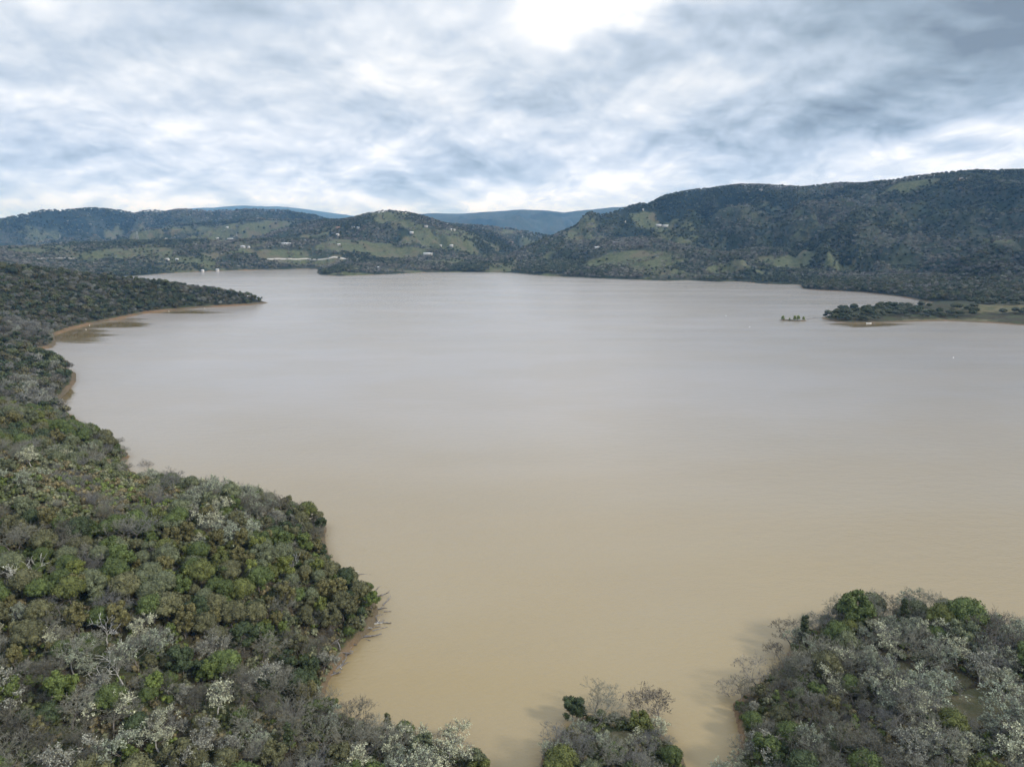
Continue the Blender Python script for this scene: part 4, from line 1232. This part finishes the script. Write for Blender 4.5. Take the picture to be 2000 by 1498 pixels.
bt = bpy.data.objects.new('small_boat', None); bt.location = (X0, Y0, 0.05); bt.rotation_euler = (0, 0, .1); bt['label'] = 'small white boat lying off the wooded right spit'; bt['category'] = 'boat'; link(bt)
prof = []
hullV = []; ns = 12
for i in range(ns + 1):
    t_ = i / ns; wd = 1.3 * math.sin(math.pi * min(1, .12 + t_ * .88)) ** .6; xx = -4 + 8 * t_; sheer = .9 + .5 * (2 * t_ - 1) ** 2
    hullV += [(xx, -wd, sheer), (xx, -wd * .7, .1), (xx, 0, -.25), (xx, wd * .7, .1), (xx, wd, sheer), (xx, wd * .8, sheer), (xx, 0, .3), (xx, -wd * .8, sheer)]
hullF = [(i * 8 + k, (i + 1) * 8 + k, (i + 1) * 8 + (k + 1) % 8, i * 8 + (k + 1) % 8) for i in range(ns) for k in range(8)]
g = Geo(); g.add(np.array(hullV), np.array(hullF)); link(bpy.data.objects.new('hull', g.mesh('hull', [M_white], True)), bt)

# ------------------------------------------------------------------ houses scattered over the far hills
M_wallw = mat_plain('house_wall_white', (0.48, 0.46, 0.43), 0.8, 0.1, 0.3); M_wallt = mat_plain('house_wall_tan', (0.38, 0.30, 0.22), 0.8, 0.1, 0.3)
M_roofw = mat_plain('roof_white', (0.60, 0.61, 0.63), 0.5, 0.08, 0.3); M_roofg = mat_plain('roof_grey', (0.28, 0.28, 0.29), 0.8, 0.15, 0.3); M_roofr = mat_plain('roof_red', (0.26, 0.12, 0.08), 0.8, 0.15, 0.3)
M_glass = mat_plain('window_glass', (0.03, 0.04, 0.05), 0.15, 0.05, 1)
def box(x0, x1, y0, y1, z0, z1):
    V = np.array([(x, y, z) for z in (z0, z1) for y in (y0, y1) for x in (x0, x1)], float)
    return V, np.array([(0, 2, 3, 1), (4, 5, 7, 6), (0, 1, 5, 4), (2, 6, 7, 3), (0, 4, 6, 2), (1, 3, 7, 5)])
def gable(L, W, H, rise, ov=0.7):
    a, b = L / 2 + ov, W / 2 + ov; e0 = H - .15; th = .3
    V = [(-a, -b, e0), (a, -b, e0), (a, 0, H + rise), (-a, 0, H + rise), (a, b, e0), (-a, b, e0)]
    V = V + [(p[0], p[1], p[2] + th) for p in V]
    return np.array(V, float), [np.array([(0, 1, 2, 3), (3, 2, 4, 5), (9, 8, 7, 6), (11, 10, 8, 9), (0, 6, 7, 1), (5, 4, 10, 11), (1, 7, 8, 2), (2, 8, 10, 4), (0, 3, 9, 6), (3, 5, 11, 9)])]
def house(px_, py_, L, W, H, wall, roof, lab, yaw):
    X0, Y0, Z0 = hit(px_, py_)
    h_ = bpy.data.objects.new('house', None); h_.location = (X0, Y0, Z0 - .6); h_.rotation_euler = (0, 0, yaw)
    h_['label'] = lab; h_['category'] = 'house'; h_['group'] = 'houses scattered on the far hills'; link(h_)
    H += 2.6
    g = Geo(); g.add(*box(-L / 2, L / 2, -W / 2, W / 2, -3, H)); rise = W * .2
    gv = np.array([(-L / 2, -W / 2, H), (-L / 2, W / 2, H), (-L / 2, 0, H + rise), (L / 2, -W / 2, H), (L / 2, W / 2, H), (L / 2, 0, H + rise)])
    g.add(gv, np.array([(0, 2, 1), (3, 4, 5)])); link(bpy.data.objects.new('wall', g.mesh('wall', [wall])), h_)
    V, Fs = gable(L, W, H, rise); g = Geo(); g.add(V, Fs[0]); link(bpy.data.objects.new('roof', g.mesh('roof', [roof])), h_)
    for k in range(3):
        xx = -L * .32 + k * L * .32; g = Geo(); g.add(*box(xx - .9, xx + .9, -W / 2 - .06, -W / 2 + .05, H - 2.1, H - .8)); link(bpy.data.objects.new('window', g.mesh('window', [M_glass])), h_)
HS = [(660,446,22,'r','t','red-roofed house on the wooded rise left of the knob'),(658,460,24,'w','w','white house below the red-roofed one left of the knob'),(690,445,16,'g','w','grey-roofed house, left of a pair near the knob'),(700,445.5,14,'w','w','white-roofed house, right of a pair near the knob'),
 (662,479,13,'w','w','small white house among trees low on the left rise'),(804,456,20,'w','w','white house on the meadow under the knob'),(832,443,20,'g','w','house on the right shoulder of the knob'),(880,449,18,'w','w','white house right of the knob, left of two'),
 (887,450,12,'w','w','white house right of the knob, right of two'),(823,429,16,'g','t','tan house high on the right flank of the knob'),(836,497,42,'w','w','large long white barn low on the meadow below the knob'),(882,481,18,'w','w','white-roofed house on the middle slope right of the barn'),
 (861,481,10,'w','w','tiny white shed left of the middle-slope house'),(999,474,22,'r','w','house beside dark conifers near the valley gap'),(1166,485,18,'w','w','white house low on the left foot of the big right hill'),(1202,475.5,22,'g','t','brown house among trees on the foot of the right hill'),
 (1220,433.5,14,'w','w','white house on the left flank of the big right hill'),(1286,441.5,30,'w','w','left half of the long white building on the big right hill'),(1299,443.5,34,'w','w','right half of the long white building on the big right hill'),(1256,411,8,'w','w','tiny white shed high on the left ridge of the big hill'),
 (873,439,9,'w','w','tiny white shed above two white houses right of the knob'),(768,414,24,'g','w','house crowning the top of the knob'),(739,524,9,'w','w','tiny white hut in trees near the far shore'),(1020,463,9,'w','w','small white house in the valley gap'),
 (450,468,40,'w','w','long white building on the plateau rim at left centre'),(425,468,16,'w','w','white house left of the long plateau building'),(499,467.5,30,'g','w','grey-roofed building on the plateau rim right of the long white one'),(560,477.5,46,'w','w','wide white-roofed house on the green slope at left centre'),
 (475,483.5,20,'w','w','white house, left of a pair below the plateau rim'),(486,484,12,'w','w','white house, right of a pair below the plateau rim'),(444,445,16,'w','w','white house on the hill behind the plateau'),(542,427,12,'w','w','white speck of a house high on the left ridge'),
 (371,420,14,'w','w','white house under the crest of the blue left ridge'),(325,469.5,14,'w','w','white house on the plateau rim, left of centre'),(65,481,16,'w','w','white house at the left end of the plateau'),(595,471,14,'g','w','small grey-roofed house right of the wide white-roofed one'),
 (464,413,26,'g','w','building on the skyline of the left ridge'),(425,529,18,'w','w','white boathouse at the far left waterline'),(396,530,16,'w','w','low white building left of the boathouse on the far shore'),(327,508,14,'w','w','small white house above the far left shore, left of two'),
 (346,508,10,'w','w','small white house above the far left shore, right of two'),(1922,549,18,'w','w','white house in the woods behind the right spit'),(1880,351,26,'g','t','tan building near the crest of the right hill'),(1486,372,14,'g','w','lone house under the crest of the big right hill'),
 (1130,417,0,'','','')]
for i, (a, b, Ln, rf, wl, lab) in enumerate(HS):
    if not Ln: continue
    far_ = 0.85
    house(a, b + 1.0, (Ln if b < 520 else Ln * .6) * far_, min(14, 7 + Ln * .18), 3.2, M_wallw if wl == 'w' else M_wallt, {'w': M_roofw, 'g': M_roofg, 'r': M_roofr}[rf], lab, random.Random(i).uniform(-.3, .3))

# pylons on the left plain
M_steel = mat_plain('galvanised_steel', (0.35, 0.36, 0.37), 0.5, 0.1, 1, 0.3)
def pylon(px_, py_, Hh, lab):
    X0, Y0, Z0 = hit(px_, py_)
    segs = []; w0, w1 = 5.0, 1.2
    for lv in range(6):
        a, b = lv / 6, (lv + 1) / 6; wa, wb = w0 + (w1 - w0) * a, w0 + (w1 - w0) * b
        C4 = [(-1, -1), (1, -1), (1, 1), (-1, 1)]
        for k in range(4):
            c, d = C4[k], C4[(k + 1) % 4]
            segs.append((c[0] * wa, c[1] * wa, Hh * a, c[0] * wb, c[1] * wb, Hh * b, .35, .35))
            segs.append((c[0] * wa, c[1] * wa, Hh * a, d[0] * wb, d[1] * wb, Hh * b, .2, .2))
    V, Fc = tubes(segs, 4); g = Geo(); g.add(V, Fc)
    e_ = bpy.data.objects.new('pylon', None); e_.location = (X0, Y0, Z0 - 1); e_['label'] = lab; e_['category'] = 'pylon'; e_['group'] = 'power pylons on the left plain'; link(e_)
    link(bpy.data.objects.new('lattice_mast', g.mesh('lattice_mast', [M_steel])), e_)
    for f in (.7, .82, .94):
        V, Fc = tubes([(-9 * (1.3 - f), 0, Hh * f, 9 * (1.3 - f), 0, Hh * f, .35, .35), (-9 * (1.3 - f), 0, Hh * f, 0, 0, Hh * (f + .05), .2, .2), (9 * (1.3 - f), 0, Hh * f, 0, 0, Hh * (f + .05), .2, .2)], 4)
        g = Geo(); g.add(V, Fc); link(bpy.data.objects.new('cross_arm', g.mesh('cross_arm', [M_steel])), e_)
pylon(269, 468, 46, 'steel lattice pylon standing tallest against the blue left hill'); pylon(118, 468, 34, 'steel lattice pylon farther left on the plain'); pylon(463, 468, 38, 'steel lattice pylon behind the plateau houses')

# ------------------------------------------------------------------ roads
M_road = mat_plain('pale_road', (0.42, 0.41, 0.39), 0.9, 0.15, 0.05)
def road(pts, wid, name):
    P3 = []
    for a, b in pts:
        X0, Y0, Z0 = hit(a, b); P3.append((X0, Y0, Z0))
    P3 = np.array(P3); t_ = np.linspace(0, len(P3) - 1, 60); Q = np.stack([np.interp(t_, np.arange(len(P3)), P3[:, k]) for k in range(3)], 1)
    V = []
    for i, q in enumerate(Q):
        zt = float(gz(q[0], q[1])[0]); zt2 = max(zt, float(gz(q[0], q[1] + wid)[0])) + 1.2
        V += [(q[0], q[1], zt - 3), (q[0], q[1], zt2), (q[0], q[1] + wid, zt2), (q[0], q[1] + wid, zt2 - 5)]
    Fc = [(i * 4 + k, i * 4 + 4 + k, i * 4 + 5 + k, i * 4 + 1 + k) for i in range(len(Q) - 1) for k in range(3)]
    g = Geo(); g.add(np.array(V), np.array(Fc)); setting(bpy.data.objects.new(name, g.mesh(name, [M_road])))
road([(522,508),(560,507.5),(600,507),(640,507),(668,507),(700,508)], 9, 'road')
road([(72,506),(100,505.5),(147,505.5)], 9, 'road')

# ------------------------------------------------------------------ air
hz = bpy.data.materials.new('air'); hz.use_nodes = True
t = NT(hz.node_tree); t.n.clear(); out = t.node('ShaderNodeOutputMaterial'); pv = t.node('ShaderNodeVolumePrincipled')
pv.inputs['Color'].default_value = (0.22, 0.52, 1.0, 1); pv.inputs['Absorption Color'].default_value = (1, 1, 1, 1); pv.inputs['Density'].default_value = 4.2e-5; pv.inputs['Anisotropy'].default_value = 0.0
t.l.new(pv.outputs[0], out.inputs['Volume'])
g = Geo(); g.add(*box(-32000, 32000, -900, 31000, -12, float(Z.max()) + 25)); o = bpy.data.objects.new('haze', g.mesh('haze', [hz])); o['kind'] = 'stuff'; link(o)
